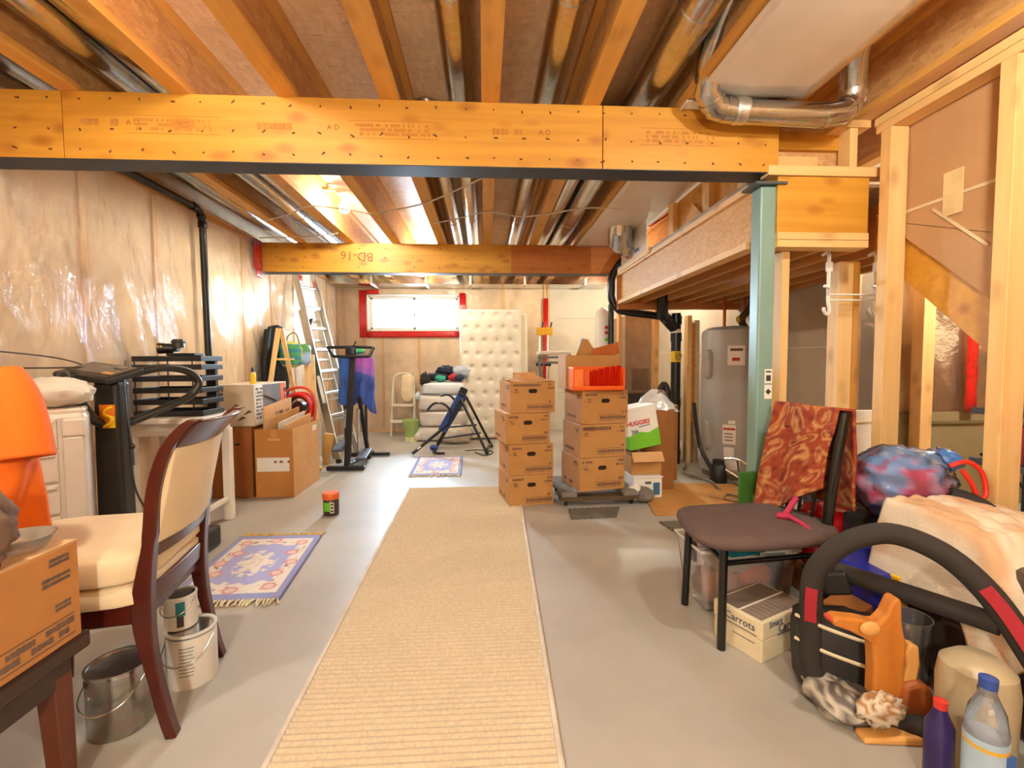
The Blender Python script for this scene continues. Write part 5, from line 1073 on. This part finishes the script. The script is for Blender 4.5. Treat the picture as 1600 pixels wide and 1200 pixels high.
# ab roller
r = T('ab_roller', 'black foam-covered exercise roller frame with red wraps, nearest on the right', 'exercise roller', (0, 0, 0))
FOAM = pm('#2b2522', .85, var=.08, bump=.2)
A1 = [(1.30, 1.20, .04), (1.16, 1.34, .035), (1.09, 1.42, .06), (1.085, 1.44, .2), (1.095, 1.45, .38), (1.13, 1.43, .47), (1.19, 1.40, .535), (1.285, 1.36, .567), (1.36, 1.27, .54), (1.415, 1.19, .46), (1.44, 1.11, .35), (1.445, 1.02, .23), (1.44, .95, .10)]
B().tube(sm(A1, 7), .033, 16).build('foam_arc', FOAM, r)
A2 = [(1.54, 1.92, .05), (1.60, 1.90, .3), (1.70, 1.84, .47), (1.80, 1.76, .565), (1.86, 1.64, .575), (1.90, 1.52, .50)]
B().tube(sm(A2, 7), .030, 14).build('foam_arc', FOAM, r)
B().tube([(1.24, 1.52, .375), (1.435, 1.17, .375)], .030, 14).build('foam_crossbar', FOAM, r)
B().bar((1.20, 1.54, .33), (1.26, 1.49, .355), .075, .08).build('crossbar_end', BLACK, r, 0, bev=.01)
arc = sm(A1, 7)
for i, j in ((23, 28), (62, 73)):
    b = B(); cv = V((-.55, -.75, .15)).normalized()
    pts = [p+cv*.033 for p in arc[i:j]]
    for p, q in zip(pts, pts[1:]): b.bar(p, q, .034, .010, cv)
    b.build('red_strap', pm('#9a1626', .8, bump=.3), r, 40)
B().tube(sm([(1.447, 1.0, .22), (1.455, .96, .16), (1.46, .92, .10)], 4), .042, 12).build('maroon_sleeve', pm('#48101c', .9), r)
# things behind and below the arc
r = T('striped_bag', 'black bag with cream piping standing inside the foam roller frame', 'bag', (1.185, 1.45, 0), -.45)
B().ball((0, 0, .135), (.13, .07, .135), 30, 18, .08, 3, 3, sq=.45).build('bag_body', pm('#2e2b2c', .7, var=.15), r, 180)
for z, z2 in ((.255, .20), (.175, .12)): B().tube(sm([(-.13, -.045, z), (-.05, -.078, (z+z2)/2+.015), (.05, -.08, (z+z2)/2-.005), (.12, -.06, z2)], 5), .006, 6).build('cream_piping', pm('#d9c8a4', .6), r)
tag(B().ball((1.12, 1.36, .045), (.09, .11, .045), 24, 14, .3, 4, 7, lambda d: (.5, .45, .38) if noise.noise(d*5) > 0 else (.12, .10, .09), flat=-.043).build('print_fabric_bag', vcol('print_fabric', .6), smooth=180, col=True), 'grey and white printed fabric bundle on the floor inside the foam frame', 'bundle')
# carved wooden kangaroo-like toy
r = T('wooden_animal', 'carved wooden animal figure with long snout and upright ear', 'wooden figure', (1.19, 1.285, 0), -.12)
TOY = wood('#b86a22', '#d08a3a', 2, .0, .45); TOYL = wood('#cf9048', '#e0a860', 2, .0, .45)
hd = [(-.155, .335), (-.14, .350), (-.07, .343), (-.035, .335), (-.02, .335), (0, .36), (.018, .405), (.032, .412), (.043, .402), (.045, .34), (.05, .31), (.062, .27), (.058, .20), (.06, .105), (-.03, .10), (-.03, .20), (-.035, .265), (-.06, .285), (-.10, .305), (-.145, .32)]
B().prism(hd, .045, 1, -.022).build('head_and_neck', TOY, r, 0, bev=.008)
B().ball((-.052, -.03, .322), (.03, .012, .022), 16, 10).build('brow', TOYL, r); B().ball((-.072, -.026, .315), (.007, .006, .006), 10, 8).build('eye', BLACK, r); B().ball((-.155, 0, .338), (.007, .02, .009), 10, 8).build('nose_tip', pm('#c8422a', .5), r)
B().prism([(.055, .14), (.095, .14), (.105, .21), (.10, .262), (.075, .27), (.06, .24), (.068, .20)], .035, 1, -.016).build('mane_piece', TOYL, r, 0, bev=.006)
B().prism([(.03, .03), (.14, .03), (.15, .07), (.13, .145), (.09, .165), (.05, .15)], .07, 1, -.035).build('body', pm('#9c5020', .5, var=.1), r, 0, bev=.014)
B().prism([(-.09, .0), (.15, .0), (.155, .035), (.08, .03), (-.02, .022), (-.085, .018)], .05, 1, -.075).build('front_foot', TOYL, r, 0, bev=.008); B().prism([(-.11, .02), (-.05, .01), (.06, .04), (.06, .075), (-.02, .065), (-.10, .055)], .04, 1, -.02).build('front_foot', pm('#b4622a', .5), r, 0, bev=.008)
tag(B().ball((1.155, 1.24, .09), (.065, .035, .045), 24, 14, .45, 5, 6, lambda d: (.65, .55, .42) if noise.noise(d*4) > -.1 else (.35, .16, .06)).build('cream_plush', vcol('cream_plush_fur', .95, .6, 70), smooth=180, col=True), 'cream and brown crumpled plush at the wooden animal chest', 'plush toy')
# jars, canister, bottles
GLS = film('jar_glass', .08, .04, (.92, .93, .92, 1), .06, .1)
r = T('glass_vase', 'tall clear glass jar behind the wooden animal', 'jar', (1.345, 1.36, 0))
B().lathe([(.05, 0), (.058, .01), (.062, .2), (.066, .30), (.062, .3), (.056, .2), (.05, .014), (.0, .012)], n=28).build('jar_wall', GLS, r); B().ball((0, 0, .1), (.045, .045, .09), 20, 12).build('jar_contents', pm('#8d8780', .6), r)
r = T('beige_canister', 'beige appliance canister with a round knob, near right corner', 'appliance', (1.325, 1.13, 0))
B().lathe([(.075, 0), (.08, .01), (.085, .24), (.078, .29), (.05, .315), (.0, .32)], n=36).build('canister_body', pm('#b3a688', .35, var=.06), r)
B().cyl((-.05, -.066, .275), (-.056, -.075, .278), .018, n=18).build('round_knob', pm('#4c4a44', .3, .5), r, 50); B().box((-.03, -.081, .225), (.06, .004, .014)).build('handle_strip', WHITE, r, 0, bev=.003)
r = T('water_bottle', 'clear plastic bottle with a pale blue label in the near right corner', 'bottle', (1.185, .985, 0)); r.scale = (1.12, 1.12, 1.2)
B().lathe([(.03, 0), (.036, .008), (.036, .2), (.03, .24), (.014, .275), (.013, .30), (.0, .30)], n=24).build('bottle_wall', film('bottle_plastic', .10, .06, (.93, .96, 1, 1), .10, .3), r)
B().lathe([(.0368, .09), (.0368, .19)], n=24).build('blue_label', pm('#a9c3dc', .5), r); B().lathe([(.0372, .17), (.0372, .178)], n=24).build('label_stripe', pm('#c8a23c', .5), r); B().lathe([(.015, .285), (.016, .305), (.0, .31)], n=16).build('cap', pm('#2a4a9a', .4), r)
B().box((.015, -.035, .15), (.02, .006, .04)).build('label_print', pm('#3a66b0', .5), r, 0)
r = T('purple_bottle', 'small purple bottle with a red cap beside the wooden animal', 'bottle', (1.175, 1.085, 0))
B().lathe([(.028, 0), (.031, .01), (.031, .17), (.018, .20), (.014, .215)], n=20).build('bottle_body', pm('#2c1f5a', .3, var=.1), r); B().lathe([(.014, .21), (.015, .235), (.0, .24)], n=14).build('cap', pm('#d0342c', .4), r)
tag(B().ball((1.56, .98, .14), (.09, .12, .14), 24, 16, .15, 3, 4, flat=-.138).build('maroon_bag', pm('#2e0c18', .85, bump=.4), smooth=180), 'dark maroon cloth bag at the near right edge', 'bag')
# coat hooks on the header
r = T('coat_hook_rack', 'white wire coat hook rack hung from the header between the studs', 'hook rack', (2.0, 2.46, 0))
for x in (-.115, .155):
    B().tube(sm([(x, .03, 1.70), (x, -.015, 1.70), (x, -.02, 1.62), (x, -.02, 1.45), (x+.005, -.025, 1.39), (x-.02, -.04, 1.365), (x-.045, -.05, 1.385), (x-.045, -.05, 1.40)], 5), .0085, 8).build('long_hook', WHITE, r)
    B().tube(sm([(x, -.02, 1.47), (x-.02, -.05, 1.505), (x-.05, -.07, 1.51), (x-.065, -.075, 1.512)], 5), .0085, 8).build('upper_hook', WHITE, r)
    B().bb(x-.015, x+.015, -.03, -.015, 1.60, 1.65).build('pad', WHITE, r, 0)
for z in (1.445, 1.475): B().cyl((-.115, -.02, z), (.155, -.02, z), .0045, n=8).build('cross_wire', WHITE, r)
# white boards and shelf under the stairs
r = T('white_board', 'white flat panel standing behind the studs beside the metal chair', 'panel', (2.50, 2.9, 0))
B().bb(-.09, .23, 0, .03, .02, .78).build('board_body', IV, r, 0, bev=.003); B().bb(-.095, .235, -.006, .0, .70, .708).bb(-.095, .235, -.006, 0, .0, .05).build('board_trim', pm('#e0c890', .5), r, 0)
B().cyl((-.06, -.004, .745), (-.06, .0, .745), .006, n=10).build('screw_head', GALV, r)
r = T('wire_shelf', 'small dark shelf unit beyond the rightmost stud', 'shelf', (2.42, 1.93, 0))
for z in (.62, .86): B().bb(-.10, .3, -.13, .13, z, z+.03).build('shelf_board', pm('#4f4a44', .6), r, 0, bev=.003)
for x in (-.08, .28): B().bb(x-.015, x+.015, -.12, -.09, 0, 1.1).build('shelf_leg', BLACK, r, 0)
tag(B().box((2.42, 1.88, .735), (.14, .1, .17)).build('red_box', pm('#b01d14', .5), smooth=0, bev=.003), 'small red box on the dark shelf beyond the rightmost stud', 'box')
tag(B().box((2.46, 1.88, .92), (.2, .12, .06), (0, 0, .1)).build('stacked_books', pm('#a4957e', .7), smooth=0, bev=.003), 'pale bundle on the upper board of the dark shelf', 'book')
tag(B().ball((2.44, 1.9, 1.0), (.06, .06, .05), 14, 10, .2).build('dark_bundle', pm('#2b2a38', .7)), 'dark blue bundle topmost on the dark shelf', 'bundle')
tag(B().tube(sm([(2.08, 1.80, .72), (2.14, 1.76, .66), (2.2, 1.72, .56), (2.16, 1.7, .40)], 6), .006, 6).build('hanging_cord', BLACK), 'thin black cord hanging behind the rightmost stud', 'cord')
